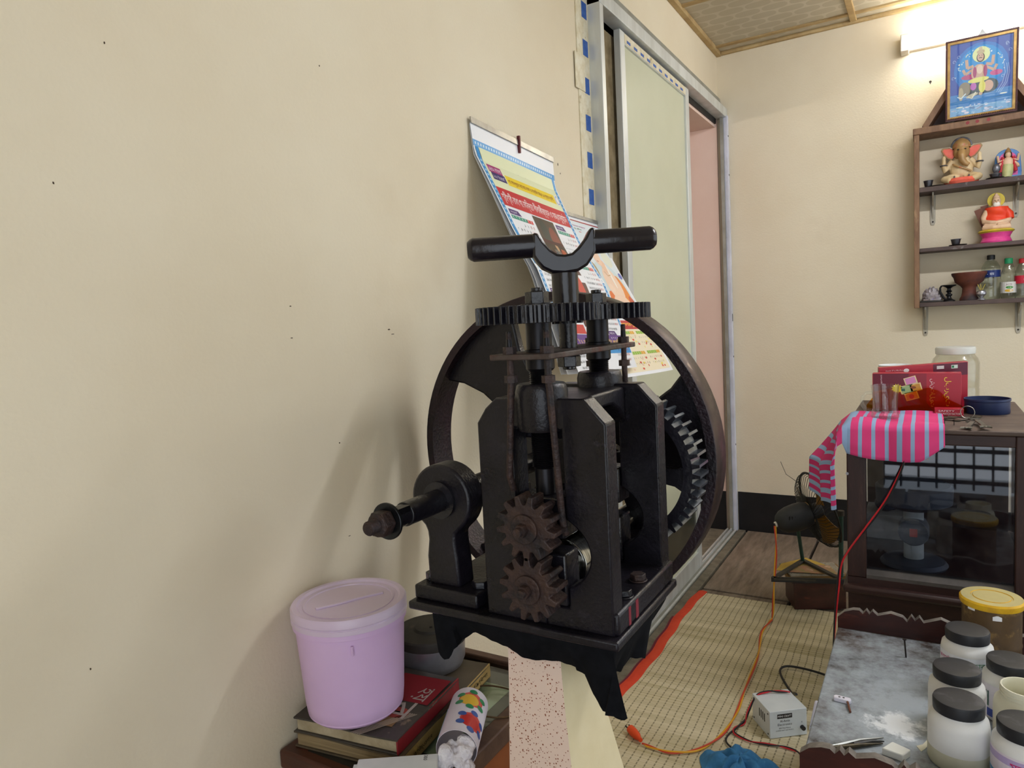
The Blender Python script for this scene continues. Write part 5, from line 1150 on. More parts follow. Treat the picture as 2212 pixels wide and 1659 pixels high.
afx = [(-.165, .02), (-.14, .055), (-.105, .072), (-.085, .064), (-.06, .052), (-.03, .066), (.0, .074), (.03, .064), (.055, .038), (.085, .022), (.10, .014)]
am = MB().grid(lambda a, b: (-.165+.265*a, 2.445-.014*sin(6*a)-.01*b, KZ1+.004+b*lerp_table(-.165+.265*a, afx)), 40, 6)
tag(obj('amber_pouch', am, 'amber_film', org=(-.03, 2.44, KZ1+.004)), 'amber transparent plastic pouch standing before the red carton', 'pouch')
mat('blue_plastic', '#20305c', '#1a284e', scale=10, rough=.45); mat('porcelain', '#eef2f4', rough=.25); mat('lid_white', '#e4e6e0', '#d8dad3', scale=9, rough=.35, trans=.3)
bt = (.152, 2.475, KZ1)
tag(obj('round_tray', MB().lathe([(0, 0), (.055, 0), (.057, .003), (.057, .036), (.0588, .038), (.0588, .044), (.056, .044), (.054, .006), (0, .005)], bt, n=44), 'blue_plastic', org=bt, smooth=40), 'navy blue round plastic tray on the cabinet top', 'tray')
pj_ = (.078, 2.68, KZ1)
jr = thing('plastic_jar', 'tall clear plastic jar with milky lid at the back of the cabinet top', 'jar', pj_)
obj('jar_body', MB().lathe([(0, 0), (.060, 0), (.067, .008), (.067, .05), (.065, .055), (.067, .06), (.067, .135), (.062, .150), (.054, .158), (.052, .168), (.051, .166), (.06, .148), (.064, .13), (.064, .01), (0, .004)], pj_, n=44), 'jar_plastic', jr, smooth=50)
obj('jar_lid', MB().lathe([(.053, .164), (.056, .165), (.057, .182), (.054, .187), (0, .187)], pj_, n=44), 'lid_white', jr)
pc_ = (-.093, 2.655, KZ1)
tag(obj('white_bowl', MB().lathe([(0, 0), (.03, 0), (.034, .05), (.047, .118), (.051, .133), (.048, .133), (.03, .05), (0, .01)], pc_, n=36), 'porcelain', org=pc_, smooth=50), 'white porcelain bowl behind the red cartons', 'bowl')
sb = thing('match_box', 'small red box with white lettering lying by the keys', 'box', (.055, 2.40, KZ1))
obj('box_body', MB().box(.018, .090, 2.385, 2.42, KZ1, KZ1+.022), 'red_carton', sb, bev=.001)
P = Print(lambda u, v, h: (.018+u, 2.385-.0003-h, KZ1+v)); P.text('BOTA MATCH FACTORY', .004, .004, .006, '#efdfe0', width=.064); P.text('SAFETY', .01, .013, .005, '#efdfe0', width=.04); P.build('box_print', sb)
# keys and spanners
mat('key_steel', '#9a988f', '#6f6d66', scale=40, rough=.35, metal=.9); mat('key_dark', '#3a362f', '#57503f', scale=40, rough=.5, metal=.7)
def key(x, y, rz, L, m, lab, kind):
    t = thing('key', lab, 'key', (x, y, KZ1), rotz=rz, local=True, group='keys on the cabinet top')
    bow = [(.011*cos(a), .011*sin(a)) for a in [2*pi*k/16 for k in range(16)]]
    if kind: bow = [(-.014, -.010), (-.002, -.014), (.010, -.012), (.012, .012), (-.002, .014), (-.014, .0114)]
    obj('bow', MB().pz(bow, .001, .0035), m, t); bit = [(.008, -.003), (L, -.003), (L, .0)] + [(L-.004*k-(0 if k % 2 else .002), .002+.004*(k % 2)) for k in range(5)] + [(.008, .003)]
    obj('blade', MB().pz(bit, .001, .003), m, t)
    return t
for i, (x, y, rz, L, m, lab, kd) in enumerate(((.040, 2.33, 200, .05, 'key_dark', 'dark toothed key pointing at the towel', 0), (.060, 2.345, 185, .045, 'key_dark', 'dark key half under the bunch', 1), (.080, 2.31, -35, .055, 'key_steel', 'bright steel key overhanging the cabinet front edge', 1), (.094, 2.35, 150, .05, 'key_steel', 'bright steel key lying toward the red box', 0), (.112, 2.325, -110, .055, 'key_steel', 'steel key pointing at the cabinet front', 1), (.118, 2.365, 60, .03, 'key_dark', 'large dark key bow raised on the bunch', 1), (.07, 2.29, 170, .06, 'key_dark', 'long thin dark key at the front of the bunch', 0))): key(x, y, radians(rz), L, m, lab, kd)
for i, (dx0, rz) in enumerate(((.098, -100), (.121, -84))):
    t = thing('spanner', ('steel spanner with jagged jaw hanging over the cabinet edge', 'second steel spanner beside the jagged one at the cabinet edge')[i], 'spanner', (dx0, 2.20, KZ1), rotz=radians(rz), local=True)
    obj('spanner_body', MB().pz([(-.05, -.006), (.045, -.006), (.055, -.013), (.075, -.013), (.066, -.004), (.070, .0), (.066, .004), (.078, .013), (.055, .013), (.045, .006), (-.05, .006)], .004+.004*i, .008+.004*i), 'key_steel', t, bev=.0008)
tag(obj('key_ring', MB().tube([(.098+.017*cos(t), 2.345+.006*sin(t), KZ1+.018+.017*sin(t)) for t in [2*pi*k/24 for k in range(24)]], .0012, n=6, closed=True), 'key_steel', org=(.098, 2.345, KZ1)), 'thin steel ring standing among the keys', 'key ring')
for x, lab in ((.040, 'small nail standing upright on the cabinet top beside the towel'), (.062, 'second small nail standing upright on the cabinet top')):
    tag(obj('small_nail', MB().cyl((x, 2.215, KZ1), (x, 2.215, KZ1+.014), .0011, n=6).cyl((x, 2.215, KZ1+.014), (x, 2.215, KZ1+.015), .003, n=8), 'nail_iron', org=(x, 2.215, KZ1)), lab, 'nail')
# red and black flex hanging in front of the cabinet
mat('flex_red', '#c0202a', rough=.4); mat('flex_black', '#17171a', rough=.45); mat('flex_yellow', '#e0a51f', rough=.45); mat('flex_orange', '#c8452a', rough=.45)
def smooth_path(P, n=8):
    P = [Vector(p) for p in P]; out = []
    for i in range(len(P)-1):
        p0, p1, p2, p3 = P[max(i-1, 0)], P[i], P[i+1], P[min(i+2, len(P)-1)]
        for k in range(n):
            t = k/n; out.append(.5*((2*p1)+(-p0+p2)*t+(2*p0-5*p1+4*p2-p3)*t*t+(-p0+3*p1-3*p2+p3)*t**3))
    return out+[P[-1]]
def cord(name, lab, pts, mats, r=.0024, twist=22, gap=1.0):
    C_ = smooth_path(pts); zb = min(p.z for p in C_); t = thing(name, lab, 'cord', (C_[0].x, C_[0].y, zb)); n = len(C_)
    for s, m in zip((1, -1), mats):
        Q = []
        for i, p in enumerate(C_):
            a = twist*i/n*2; Q.append(p+Vector((cos(a), sin(a)*.6, 0))*(r*.95*s*gap)*(1 if len(mats) > 1 else 0)+Vector((0, 0, r*.5*(1+sin(a)*s))))
        obj('wire', MB().tube(Q, r, n=8), m, t)
    return t
cord('power_flex', 'red and black flex hanging down in front of the cabinet', [(-.046, 2.115, .815), (-.050, 2.112, .79), (-.063, 2.11, .744), (-.097, 2.108, .664), (-.148, 2.104, .581), (-.190, 2.10, .516), (-.210, 2.097, .473), (-.217, 2.09, .411), (-.224, 2.08, .327), (-.23, 2.06, .20), (-.235, 2.05, .06), (-.236, 2.0, .012)], ('flex_red', 'flex_black'), twist=5)

# ------------------------------------------------------------------ low work desk
def desk_mat():
    m = mat('desk_top', '#4e3d33', '#2c2421', scale=7, rough=.7, bump=.2, bscale=90, c3='#8d959a', scale3=11, lo3=.46, hi3=.66, detail=9); nt = m.node_tree; n = nt.nodes; L = nt.links.new; b = n['Principled BSDF']
    src = b.inputs['Base Color'].links[0].from_socket
    tc = n.new('ShaderNodeTexCoord'); mp = n.new('ShaderNodeMapping'); L(tc.outputs['Object'], mp.inputs[0]); mp.inputs['Location'].default_value = (.07, .09, 0)
    sc = n.new('ShaderNodeVectorMath'); sc.operation = 'MULTIPLY'; L(mp.outputs[0], sc.inputs[0]); sc.inputs[1].default_value = (1.0, .55, 1)
    ln = n.new('ShaderNodeVectorMath'); ln.operation = 'LENGTH'; L(sc.outputs[0], ln.inputs[0])
    no = n.new('ShaderNodeTexNoise'); no.inputs['Scale'].default_value = 26; no.inputs['Detail'].default_value = 8; no.inputs['Roughness'].default_value = .7; L(tc.outputs['Object'], no.inputs['Vector'])
    def rng(x, a, c, lo=0, hi=1):
        r = n.new('ShaderNodeMapRange'); r.inputs[1].default_value = a; r.inputs[2].default_value = c; r.inputs[3].default_value = lo; r.inputs[4].default_value = hi; L(x, r.inputs[0]); return r.outputs[0]
    def mth(op, a, c):
        x = n.new('ShaderNodeMath'); x.operation = op
        for i, v in enumerate((a, c)):
            if isinstance(v, (int, float)): x.inputs[i].default_value = v
            else: L(v, x.inputs[i])
        return x.outputs[0]
    d = mth('ADD', ln.outputs['Value'], mth('MULTIPLY', mth('SUBTRACT', no.outputs[0], .5), .50))
    x1 = n.new('ShaderNodeMix'); x1.data_type = 'RGBA'; L(rng(d, .26, .05, 0, .80), x1.inputs[0]); L(src, x1.inputs[6]); x1.inputs[7].default_value = hx('#b4bfc8')
    mp2 = n.new('ShaderNodeMapping'); L(tc.outputs['Object'], mp2.inputs[0]); mp2.inputs['Location'].default_value = (.075, .125, 0)
    l2 = n.new('ShaderNodeVectorMath'); l2.operation = 'LENGTH'; L(mp2.outputs[0], l2.inputs[0])
    d2 = mth('ADD', l2.outputs['Value'], mth('MULTIPLY', mth('SUBTRACT', no.outputs[0], .5), .16))
    x2 = n.new('ShaderNodeMix'); x2.data_type = 'RGBA'; L(rng(d2, .05, .03), x2.inputs[0]); L(x1.outputs[2], x2.inputs[6]); x2.inputs[7].default_value = hx('#e9eef2')
    L(x2.outputs[2], b.inputs['Base Color'])
desk_mat()
mat('desk_red', '#45201b', '#2f1614', scale=7, rough=.35, stretch=(1,4,4), c3='#6b3325', scale3=9, lo3=.58, hi3=.75, coat=.2)
mat('desk_edge', '#8a847c', '#5c544e', scale=24, rough=.6)
QX0, QX1, QY0, QY1, QZ = -.198, .50, 1.283, 1.905, .38
dk = thing('work_desk', 'low dark red work desk with scalloped rails and powder dusted top', 'desk', (.15, 1.6, MZ))
tpd = obj('desk_top', MB().box(QX0, QX1, QY0, QY1, QZ-.022, QZ), 'desk_top', dk, bev=.003)
tpd.data.transform(Matrix.Translation(Vector((.15, 1.6, MZ)) - Vector((0.02, 1.6, QZ)))); tpd.location = Vector((0.02, 1.6, QZ))-Vector((.15, 1.6, MZ))
prof = [(0, .028), (.016, .044), (.036, .052), (.050, .053), (.058, .045), (.066, .056), (.073, .046), (.080, .056), (.091, .046), (.12, .057), (.146, .051), (.155, .041), (.164, .058), (.172, .047), (.181, .058), (.190, .045), (.226, .060), (.257, .048), (.268, .058)]
prof = prof + [(.27+.698-.27-(.698-.27)*(1-k/12), .05+.008*sin(k*1.9)) for k in range(1, 13)]
for nm, y0, y1, k in (('rear_rail', QY1-.018, QY1, 1.0), ('front_rail', QY0-.018, QY0, .85)):
    rr = obj(nm, MB().py([(QX0, QZ-.10), (QX1, QZ-.10)] + [(QX0+x, QZ+z*k) for x, z in prof][::-1], y0, y1), ['desk_red', 'desk_edge'], dk)
    for pl in rr.data.polygons:
        if abs(pl.normal.y) < .5 and pl.normal.z > -.5 and pl.center.z+MZ > QZ: pl.material_index = 1
for x in (QX0+.004, QX1-.045):
    for y in (QY0+.004, QY1-.062): obj('leg', MB().box(x, x+.04, y, y+.04, FZ, QZ-.022), 'desk_red', dk, bev=.004)
obj('drawer_panel', MB().box(QX0+.05, QX1-.05, QY0+.03, QY1-.08, QZ-.12, QZ-.022), 'desk_red', dk)
# plaster jars
mat('jar_white', '#e6e6e4', '#dcdcd8', scale=9, rough=.4, sss=.1); mat('jar_cream', '#e9e6d2', '#dedbc4', scale=9, rough=.4, sss=.1); mat('jar_lid', '#1b1d22', '#26282d', scale=10, rough=.5, c3='#6a6c70', scale3=10, lo3=.48, hi3=.72); mat('plaster', '#d9d6bf', rough=.95); mat('powder_grey', '#bdbca2', '#cfcdb8', scale=14, rough=.5)
def jar(x, y, lab, lid=True, label=None, m='jar_white', tall=0.0):
    t = thing('plaster_jar', lab, 'jar', (x, y, QZ), group='plaster jars on the desk'); h = .092+tall
    obj('jar_body', MB().lathe([(0, 0), (.042, 0), (.047, .004), (.0475, .0114), (.0475, h-.018), (.0455, h-.006), (.038, h), (.0365, h+.004), (.0365, h+.022), (.034, h+.022), (.034, h), (.043, h-.02), (.043, .006), (0, .005)], (x, y, QZ), n=44), m, t, smooth=45)
    if lid:
        obj('lid', MB().lathe([(.037, h+.004), (.0395, h+.004), (.0400, h+.022), (.0385, h+.0255), (.033, h+.0265), (0, h+.0255)], (x, y, QZ), n=44), 'jar_lid', t)
    else:
        for z in (.006, .012, .018): obj('thread', MB().tube([(x+.037*cos(a), y+.037*sin(a), QZ+h+z+.0015*cos(a)) for a in [2*pi*k/36 for k in range(36)]], .0009, n=6, closed=True), m, t)
        obj('plaster_fill', MB().cyl((x, y, QZ+.005), (x, y, QZ+h*.82), .0425, n=32), 'plaster', t)
    if label:
        Rj = .0478; th0 = math.atan2(-y, -x)    # label faces the stool side of the desk
        th0 = -pi/2+label[0]
        P = Print(lambda u, v, hh: (x+(Rj+hh)*cos(th0+u/Rj), y+(Rj+hh)*sin(th0+u/Rj), QZ+v))
        P.rect(-.066, .008, .066, h-.018, label[1], 1, n=4)
        for kind, *q in label[2]:
            if kind == 't': P.text(q[0], q[1], q[2], q[3], q[4], width=q[5], z=4)
            else: P.rect(q[0], q[1], q[2], q[3], q[4], q[5], n=4)
        P.build('jar_label', t)
lab1 = (-.15, '#e9ecf2', [('t', 'প্লাস্টার', -.058, .074, .014, '#c0247a', .042), ('t', 'পাউডার', -.010, .074, .014, '#2f7a4a', .048), ('t', 'বৈশিষ্ট্য:', -.04, .062, .006, '#3a4aa0', .02)] + [('t', 'প্লাস্টার কাজে ব্যবহার যোগ্য পাউডার', -.045, .052-.009*k, .005, '#4a56a8', .085) for k in range(3)])
lab2 = (-.25, '#e2dde4', [('r', -.066, .03, -.03, .06, '#2f5a48', 2), ('t', 'POWDER OF', -.062, .05, .006, '#dfe8e0', .03), ('t', 'শনির', .03, .05, .012, '#b03a9a', .03), ('r', -.066, .010, -.02, .026, '#4a5aa8', 2)])
lab3 = (-.35, '#e6dce6', [('r', -.066, .058, .066, .070, '#b9a6d0', 2), ('t', 'মনির', -.008, .050, .020, '#c9246a', .034), ('r', -.06, .020, .066, .036, '#2f9ad0', 2), ('t', 'Plaster Of Paris', -.055, .024, .009, '#eef6fa', .085), ('t', 'কালে ও মাল', -.05, .010, .008, '#4a3a8a', .06)])
jar(.071, 1.668, 'white plaster jar with black lid and pink green lettered label before the yellow lidded tin', True, lab1, tall=.020)
jar(.048, 1.515, 'white plaster jar with black lid half hidden behind the plain cloudy jar', True, (.5, '#e6dfe2', [('t', 'শনির', -.055, .05, .012, '#a8324a', .03)]), tall=.004)
jar(.047, 1.398, 'plain cloudy white jar with black lid half full of plaster', True, None)
obj('powder_level', MB().lathe([(.0465, .002), (.0479, .006), (.0479, .030), (.0470, .034)], (.047, 1.398, QZ), n=44), 'powder_grey', [o for o in bpy.data.objects if o.name.startswith('plaster_jar')][-1])
jar(.139, 1.598, 'white jar with dusty black lid and green lettered label', True, lab2)
jar(.150, 1.480, 'open white jar without lid showing plaster inside', False, None, 'jar_cream', tall=.008)
jar(.139, 1.361, 'white jar with black lid and blue banded purple lettered label', True, lab3)
mat('yellow_lid', '#c9bb80', '#b3a876', scale=10, rough=.5, c3='#98937f', scale3=12, lo3=.55, hi3=.75); mat('yellow_rim', '#e2b51f', '#c9991a', scale=30, rough=.45, c3='#3a2f1a', scale3=60, lo3=.66, hi3=.7); mat('stained_can', '#5a4426', '#3f2e1a', scale=10, rough=.55, c3='#8a6d3c', scale3=22, lo3=.55, hi3=.7)
cn_ = (.122, 1.812, QZ)
yc = thing('storage_tin', 'stained brown tin with worn yellow lid behind the plaster jars', 'tin', cn_)
obj('tin_body', MB().lathe([(0, 0), (.054, 0), (.056, .004), (.056, .055), (.0575, .06), (.056, .065), (.056, .150), (0, .150)], cn_, n=44), 'stained_can', yc, smooth=40)
obj('tin_lid', MB().lathe([(.0565, .146), (.0595, .146), (.061, .150), (.061, .158), (.058, .162), (.040, .162), (.039, .1605), (.036, .1605), (.035, .162), (0, .1625)], cn_, n=44), ['yellow_lid', 'yellow_rim'], yc)
for pl in [o for o in bpy.data.objects if o.name.startswith('tin_lid')][0].data.polygons:
    if abs(pl.normal.z) < .8: pl.material_index = 1
for k, (a, z) in enumerate(((-2.5, .14), (-1.6, .128))): obj('label_scrap', MB().grid(lambda u, v: (cn_[0]+.0564*cos(a+.3*u), cn_[1]+.0564*sin(a+.3*u), QZ+z+.012*v*(1-.6*abs(u-.5))), 5, 2, thick=-.0004), 'cal_paper', yc)
# small things on the desk
nx_, ny_ = -.043, 1.781
tag(obj('iron_nail', MB().cyl((nx_, ny_, QZ), (nx_-.003, ny_, QZ+.042), .0018, n=8).cyl((nx_-.003, ny_, QZ+.042), (nx_-.003, ny_, QZ+.0435), .0042, n=12), 'nail_iron', org=(nx_, ny_, QZ)), 'long iron nail standing upright in the desk top', 'nail')
mat('tweezer_steel', '#8b8e8c', rough=.35, metal=.9)
tz_ = thing('tweezers', 'black tipped steel tweezers lying at the front of the desk', 'tweezers', (-.12, 1.365, QZ))
for s in (-1, 1): obj('arm', MB().tube([(-.172, 1.322, QZ+.004), (-.150, 1.338+s*.002, QZ+.005), (-.110, 1.372+s*.008, QZ+.006), (-.072, 1.402+s*.010, QZ+.004)], [.004, .005, .004, .0012], n=8), 'key_dark' if s < 0 else 'tweezer_steel', tz_)
obj('tip', MB().tube([(-.118, 1.362, QZ+.006), (-.090, 1.384, QZ+.007), (-.070, 1.398, QZ+.005)], [.0045, .004, .001], n=8), 'flex_black', tz_); obj('joint', MB().ell((-.174, 1.320, QZ+.005), (.007, .007, .004), 12, 6), 'tweezer_steel', tz_)
mat('white_plastic', '#e4e2f0', rough=.4)
cp = thing('connector_strip', 'small white plastic connector with brown pin on the desk edge', 'connector', (-.15, 1.51, QZ))
obj('connector_body', MB().prism([(-.016, -.006), (.014, -.008), (.017, -.002), (.015, .006), (-.014, .008), (-.018, .002)], (-.152, 1.520, QZ), (0,0,.009), (1,0,0), (0,1,0)), 'white_plastic', cp, bev=.002); obj('pin', MB().cyl((-.142, 1.512, QZ+.006), (-.134, 1.480, QZ+.003), .0022, n=10), 'plank_brown', cp)
for x, w in ((-.158, 0), (-.150, 0)): obj('screw_hole', MB().cyl((x, 1.520, QZ+.009), (x, 1.520, QZ+.0094), .0022, n=10), 'steel_dark', cp)
mat('chalk', '#eef0ea', rough=.7)
tag(obj('plaster_chip', MB().prism([(-.022, -.012), (.012, -.02), (.024, .004), (-.006, .018)], (-.050, 1.372, QZ), (0,0,.014), (1,0,0), (0,1,0)), 'chalk', org=(-.05, 1.372, QZ), bev=.002), 'white plaster chip leaning at the front scalloped rail', 'chip')
tag(obj('paper_scrap', MB().pz([(-.010, 1.40), (-.004, 1.412), (.006, 1.44), (.0, 1.446), (-.008, 1.425), (-.018, 1.415)], QZ+.0005, QZ+.0012), 'plaster', org=(-.005, 1.42, QZ+.0005)), 'torn pale paper scrap on the dark end of the desk', 'scrap')

# ------------------------------------------------------------------ fan on papers and a wooden box
mat('fan_black', '#1f2022', '#2a2b2c', scale=9, rough=.6, c3='#4a4640', scale3=6, lo3=.58, hi3=.8); mat('fan_green', '#1f3d33', '#2a4a40', scale=20, rough=.5); mat('fan_wire', '#26251f', rough=.5, metal=.4); thin_glass('amber_blade', '#a8780f', .2); mat('blade_amber', '#9a6d18', '#7d5412', scale=10, rough=.4, trans=.2); mat('dusty_iron', '#4f493f', '#3b362f', scale=16, rough=.8)
bxw = thing('wooden_box', 'low dark wooden box on the boards under the table fan', 'box', (-.36, 2.90, 0))
obj('box_body', MB().hexa([(-.455, 2.845, .0065), (-.275, 2.93, .0065), (-.33, 3.06, .0065), (-.51, 2.975, .0065), (-.455, 2.845, .115), (-.275, 2.93, .115), (-.33, 3.06, .115), (-.51, 2.975, .115)]), 'desk_red', bxw, bev=.003)
obj('box_lid', MB().hexa([(-.46, 2.838, .115), (-.262, 2.931, .115), (-.32, 3.07, .115), (-.52, 2.975, .115), (-.46, 2.838, .124), (-.262, 2.931, .124), (-.32, 3.07, .124), (-.52, 2.975, .124)]), 'dark_wood_h', bxw)
mat('kraft', '#8a6a3a', '#74562c', scale=12, rough=.8); mat('newspaper', '#a9a295', '#8d8678', scale=30, rough=.85, c3='#6b665c', scale3=90, lo3=.6, hi3=.66); mat('yellow_paper', '#d0b04a', '#b8963a', scale=16, rough=.7); mat('colour_print', '#b7806a', '#8a8a4a', scale=22, rough=.6, c3='#d9b8a8', scale3=14, lo3=.55, hi3=.65)
def sheet(nm, lab, pts, z0, z1, m, cat='paper'): 
    o = obj(nm, MB().pz(pts, z0, z1), m, org=(pts[0][0], pts[0][1], z0)); return tag(o, lab, cat)
sheet('cardboard_slab', 'brown cardboard slab lying on the dark wooden box', [(-.475, 2.845), (-.27, 2.935), (-.325, 3.06), (-.53, 2.97)], .1245, .142, 'kraft', 'cardboard')
sheet('newspaper_wad', 'folded grey newspaper between cardboard and fan base', [(-.465, 2.84), (-.28, 2.93), (-.335, 3.05), (-.53, 2.965)], .1425, .150, 'newspaper', 'newspaper')
sheet('yellow_sheet', 'yellow paper sheet sticking out left of the fan base', [(-.525, 2.87), (-.47, 2.87), (-.36, 3.0), (-.44, 3.06), (-.52, 2.95)], .1505, .1525, 'yellow_paper')
sheet('printed_sheet', 'colour printed sheet visible inside the triangular fan base', [(-.48, 2.86), (-.30, 2.90), (-.34, 2.99), (-.43, 2.98)], .153, .155, 'colour_print')
fn0 = thing('table_fan', 'black table fan seen from behind on a triangular iron base', 'fan', (-.41, 2.86, .1555))
A0, A1, A2 = Vector((-.515, 2.748, .165)), Vector((-.278, 2.826, .165)), Vector((-.442, 2.999, .165))
def flatbar(a, b, w, h): 
    a = Vector(a); b = Vector(b); d = (b-a).normalized(); nn = Vector((-d.y, d.x, 0))*w/2; z = Vector((0,0,h)); return MB().hexa([a-nn-z, b-nn-z, b+nn-z, a+nn-z, a-nn, b-nn, b+nn, a+nn])
for a, b in ((A0, A1), (A1, A2), (A2, A0)): obj('base_bar', flatbar(a, b, .018, .0095 if (a, b) != (A0, A1) else .0095), 'dusty_iron', fn0, bev=.001)
obj('base_skirt', MB().hexa([A0+Vector((-.006, -.009, -.016)), A1+Vector((.006, -.009, -.016)), A1+Vector((.006, -.004, -.016)), A0+Vector((-.006, -.004, -.016)), A0+Vector((-.006, -.009, .0)), A1+Vector((.006, -.009, 0)), A1+Vector((.006, -.004, 0)), A0+Vector((-.006, -.004, 0))]), 'fan_black', fn0)
axf = Vector((.817, .503, .28)).normalized(); m0 = Vector((-.515, 2.835, .352))
mo = obj('motor_housing', MB().lathe([(0, 0), (.018, .001), (.034, .0114), (.045, .028), (.052, .055), (.054, .09), (.052, .115), (.044, .135), (0, .137)], m0, axf, n=32), 'fan_black', fn0, smooth=50)
obj('cord_boss', MB().cyl(m0-axf*.006, m0+axf*.004, .011, n=20), 'lamp_white', mo); obj('cord_hole', MB().cyl(m0-axf*.0075, m0-axf*.005, .006, n=16), 'fan_black', mo)
u_ = axf.cross(Vector((0,0,1))).normalized(); w_ = u_.cross(axf).normalized()
if w_.z < 0: w_ = -w_
sdv = Vector((.35, -.94, 0))
for k in range(3):
    c = m0+axf*(.035+.012*k)-u_*0+(Vector((-fwd.x, -fwd.y, 0)).normalized()*.046)+Vector((0,0,.018-.004*k)); obj('vent_slot', MB().cyl(c, c+axf*.001+Vector((0,0,.014)), .0025, n=8), 'gap_dark', mo)
hub = m0+axf*.150; RC = .152
cg = obj('guard_ring', MB().tube([hub+axf*.03+(u_*cos(t)+w_*sin(t))*RC for t in [2*pi*k/48 for k in range(48)]], .0045, n=8, closed=True), 'fan_wire', fn0)
for k in range(56):
    t = 2*pi*k/56; d = u_*cos(t)+w_*sin(t); d2 = u_*cos(t+.35)+w_*sin(t+.35)
    obj('guard_wire', MB().tube([hub-axf*.012+d*.045, hub-axf*.016+(d*.6+d2*.4)*.085, hub-axf*.008+(d*.3+d2*.7)*.125, hub+axf*.012+d2*.148, hub+axf*.03+d2*RC], .0012, n=5), 'fan_wire', cg)
for k in range(3):
    a = 1.1+2*pi*k/3; pts = []
    def bl(p, q): 
        t = a+(q-.5)*1.15*(0.55+.6*p); r_ = .03+.105*p; return hub+(u_*cos(t)+w_*sin(t))*r_+axf*(.02+.028*(q-.5))
    obj('blade', MB().grid(bl, 8, 10, thick=.002), 'blade_amber', fn0)
obj('blade_hub', MB().cyl(hub-axf*.01, hub+axf*.035, .030, n=24), 'fan_black', fn0, bev=.003)
obj('support_rod', MB().cyl((-.442, 2.985, .165), (-.447, 2.90, .335), .0075, n=12), 'fan_green', fn0)
obj('support_rod', MB().cyl((-.285, 2.85, .165), (-.283, 2.85, .415), .0085, n=12), 'fan_green', fn0)
obj('rod_clamp', MB().cyl((-.283, 2.85, .405), (-.283, 2.85, .425), .012, n=14), 'dusty_iron', fn0)
obj('loose_wire', MB().tube([hub+axf*.03+w_*RC*.5-u_*RC*.8, hub+w_*RC*.8-u_*RC*1.1, hub+w_*RC*1.15-u_*RC*1.22], .0011, n=5), 'fan_wire', fn0)
# fan cord with orange plug on the mat
cord('fan_cord', 'yellow and red twisted cord running from the fan across the mat', [(-.519, 2.828, .345), (-.512, 2.80, .25), (-.513, 2.745, .12), (-.515, 2.72, .02), (-.519, 2.68, .0114), (-.527, 2.571, .0114), (-.503, 2.386, .0114), (-.495, 2.155, .0114), (-.488, 2.0, .0114), (-.499, 1.879, .0114), (-.538, 1.784, .0114), (-.60, 1.738, .0114), (-.660, 1.737, .0114), (-.683, 1.742, .0114)], ('flex_yellow', 'flex_orange'), r=.0026, twist=16)
mat('plug_orange', '#e8501c', '#d94415', scale=10, rough=.45)
pg = thing('power_plug', 'orange two pin plug lying on the straw mat', 'plug', (-.71, 1.765, .0075))
pa0, pa1 = Vector((-.690, 1.746, .018)), Vector((-.735, 1.782, .020)); pdv = (pa1-pa0).normalized(); pnv = Vector((-pdv.y, pdv.x, 0))
obj('plug_body', MB().tube([pa0, pa0.lerp(pa1, .2), pa0.lerp(pa1, .35), pa0.lerp(pa1, .7), pa1], [.006, .007, .011, .013, .012], n=14), 'plug_orange', pg)
for s in (-1, 1): obj('pin', MB().cyl(pa1+pnv*.0055*s-pdv*.003, pa1+pnv*.0055*s+pdv*.018, .0022, n=8), 'flex_black', pg)
# white power supply box
mat('psu_white', '#d6dcdd', '#c9d0d2', scale=9, rough=.35, c3='#b3bab9', scale3=14, lo3=.66, hi3=.76)
ps = thing('power_supply', 'white metal power supply box with black lettering on the mat', 'power supply', (-.366, 1.998, .0075), rotz=radians(38), local=True)
w3, d3, h3 = .110, .104, .078
obj('case', MB().box(-w3/2, w3/2, -d3/2, d3/2, 0, h3), 'psu_white', ps, bev=.0015)
P = Print(lambda u, v, h: (-w3/2+u, -d3/2-.0003-h, v))
P.rect(.022, .056, .066, .069, '#1b1b1e', 2); P.text('MINI CRAFT', .024, .0595, .006, '#e6e8e8', width=.040); P.text('Al-Amin', .030, .045, .007, '#1b1b1e', width=.029); P.text('Electronics', .023, .035, .007, '#1b1b1e', width=.042); P.text('2000 Watt Motors', .026, .026, .004, '#2b2b2e', width=.035); P.text('D-AMINI CRAFT, ELECTRONICS', .018, .019, .0035, '#2b2b2e', width=.052); P.text('K', .093, .037, .005, '#5a5a5e')
P.build('case_lettering', ps)
for k in range(4): obj('vent_slot', MB().box(-w3/2-.0004, -w3/2+.0005, .0-.024+.010*k, .0-.020+.010*k, .034, .058), 'gap_dark', ps)
for y, z in ((-.042, .01), (.042, .01), (-.042, .068), (.042, .068)): obj('case_screw', MB().cyl((-w3/2, y, z), (-w3/2-.0012, y, z), .0025, n=10), 'steel_dark', ps)
obj('output_jack', MB().cyl((.040, -d3/2-.010, .024), (.040, -d3/2, .024), .006, n=16), 'flex_black', ps)
cord('black_lead', 'black lead looping from the power supply across the mat to the desk', [(-.325, 2.04, .090), (-.34, 2.10, .06), (-.363, 2.188, .012), (-.405, 2.27, .0128), (-.418, 2.32, .0128), (-.40, 2.352, .0128), (-.346, 2.356, .0128), (-.281, 2.341, .0128), (-.20, 2.30, .0128)], ('flex_black',), r=.0036, twist=0)
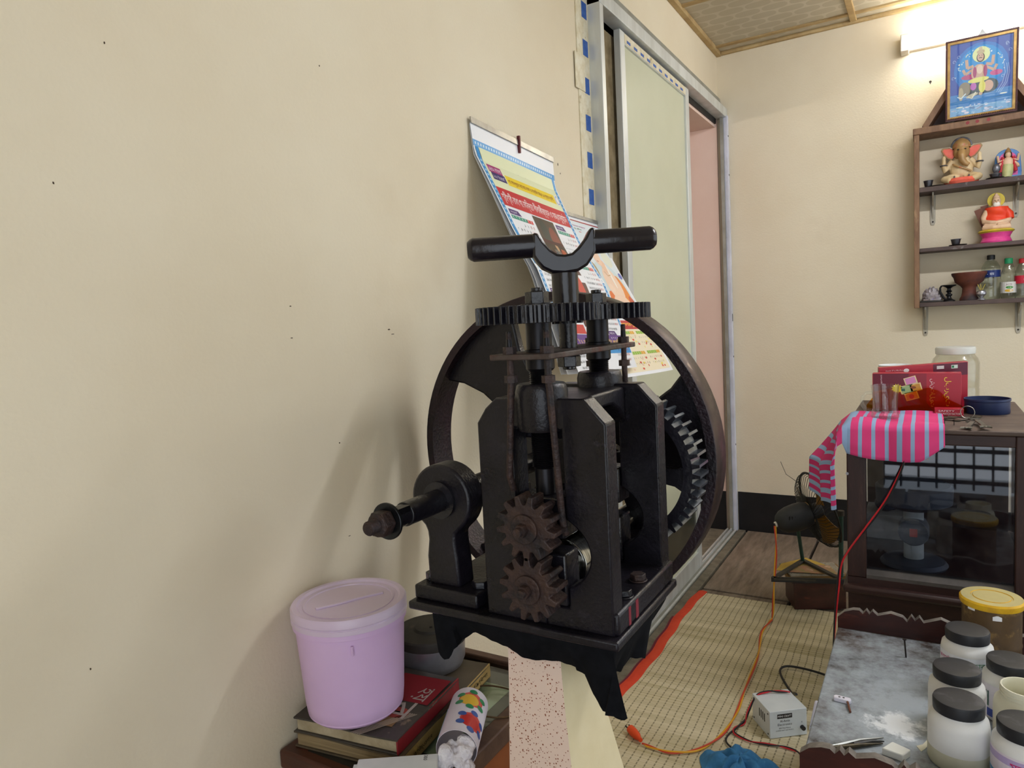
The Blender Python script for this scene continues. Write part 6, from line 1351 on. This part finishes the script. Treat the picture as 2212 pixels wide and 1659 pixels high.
cord('output_flex', 'red and black flex trailing over and around the power supply', [(-.345, 2.045, .0905), (-.375, 2.035, .0905), (-.402, 2.020, .0905), (-.428, 2.000, .082), (-.446, 1.978, .045), (-.456, 1.962, .012), (-.474, 1.930, .0114), (-.468, 1.900, .0114), (-.424, 1.882, .0114), (-.378, 1.888, .0114), (-.331, 1.895, .0114), (-.289, 1.878, .0114), (-.27, 1.80, .0114)], ('flex_red', 'flex_black'), r=.0022, twist=14)
cord('tail_lead', 'black lead running from the power supply knot to the blue cloth', [(-.452, 1.974, .02), (-.470, 1.93, .0114), (-.483, 1.885, .0114), (-.480, 1.850, .0114), (-.452, 1.822, .0114), (-.43, 1.80, .012)], ('flex_black',), r=.0026, twist=0)
wp = thing('white_socket', 'white plastic trailing socket standing between power supply and desk', 'socket', (-.272, 2.022, .0075))
obj('socket_body', MB().hexa([(-.290, 2.010, .0075), (-.258, 2.012, .0075), (-.258, 2.038, .0075), (-.290, 2.036, .0075), (-.276, 2.034, .085), (-.262, 2.034, .085), (-.262, 2.046, .085), (-.276, 2.046, .085)]), 'white_plastic', wp, bev=.004)
obj('socket_face', MB().box(-.284, -.264, 2.0095, 2.0105, .012, .024), 'key_dark', wp)
cord('socket_lead', 'short red and black lead from the white socket toward the desk', [(-.268, 2.045, .080), (-.255, 2.07, .085), (-.235, 2.10, .075), (-.20, 2.12, .05)], ('flex_red', 'flex_black'), r=.002, twist=5)
mat('blue_cloth', '#3f7fae', '#356f9c', scale=30, rough=.9, bump=.2)
def clothf(a, b):
    r_ = b*.105; t = 2*pi*a; z = .045*(1-b)**.7+.014*sin(5*t+7*b)*(b*(1-b)*4)*.8+.010*sin(9*t-5*b)*b*(1-b)*3
    return (-.418+r_*(1+.12*sin(3*t))*cos(t), 1.742+r_*.85*(1+.1*sin(4*t+1))*sin(t), .0078+max(0, z))
tag(obj('blue_cloth', MB().grid(clothf, 48, 14, thick=.0012), 'blue_cloth', org=(-.418, 1.74, .0075), smooth=70), 'crumpled blue cloth lying on the mat before the desk', 'cloth')
for _o in bpy.data.objects:
    if '_org' in _o: del _o['_org']
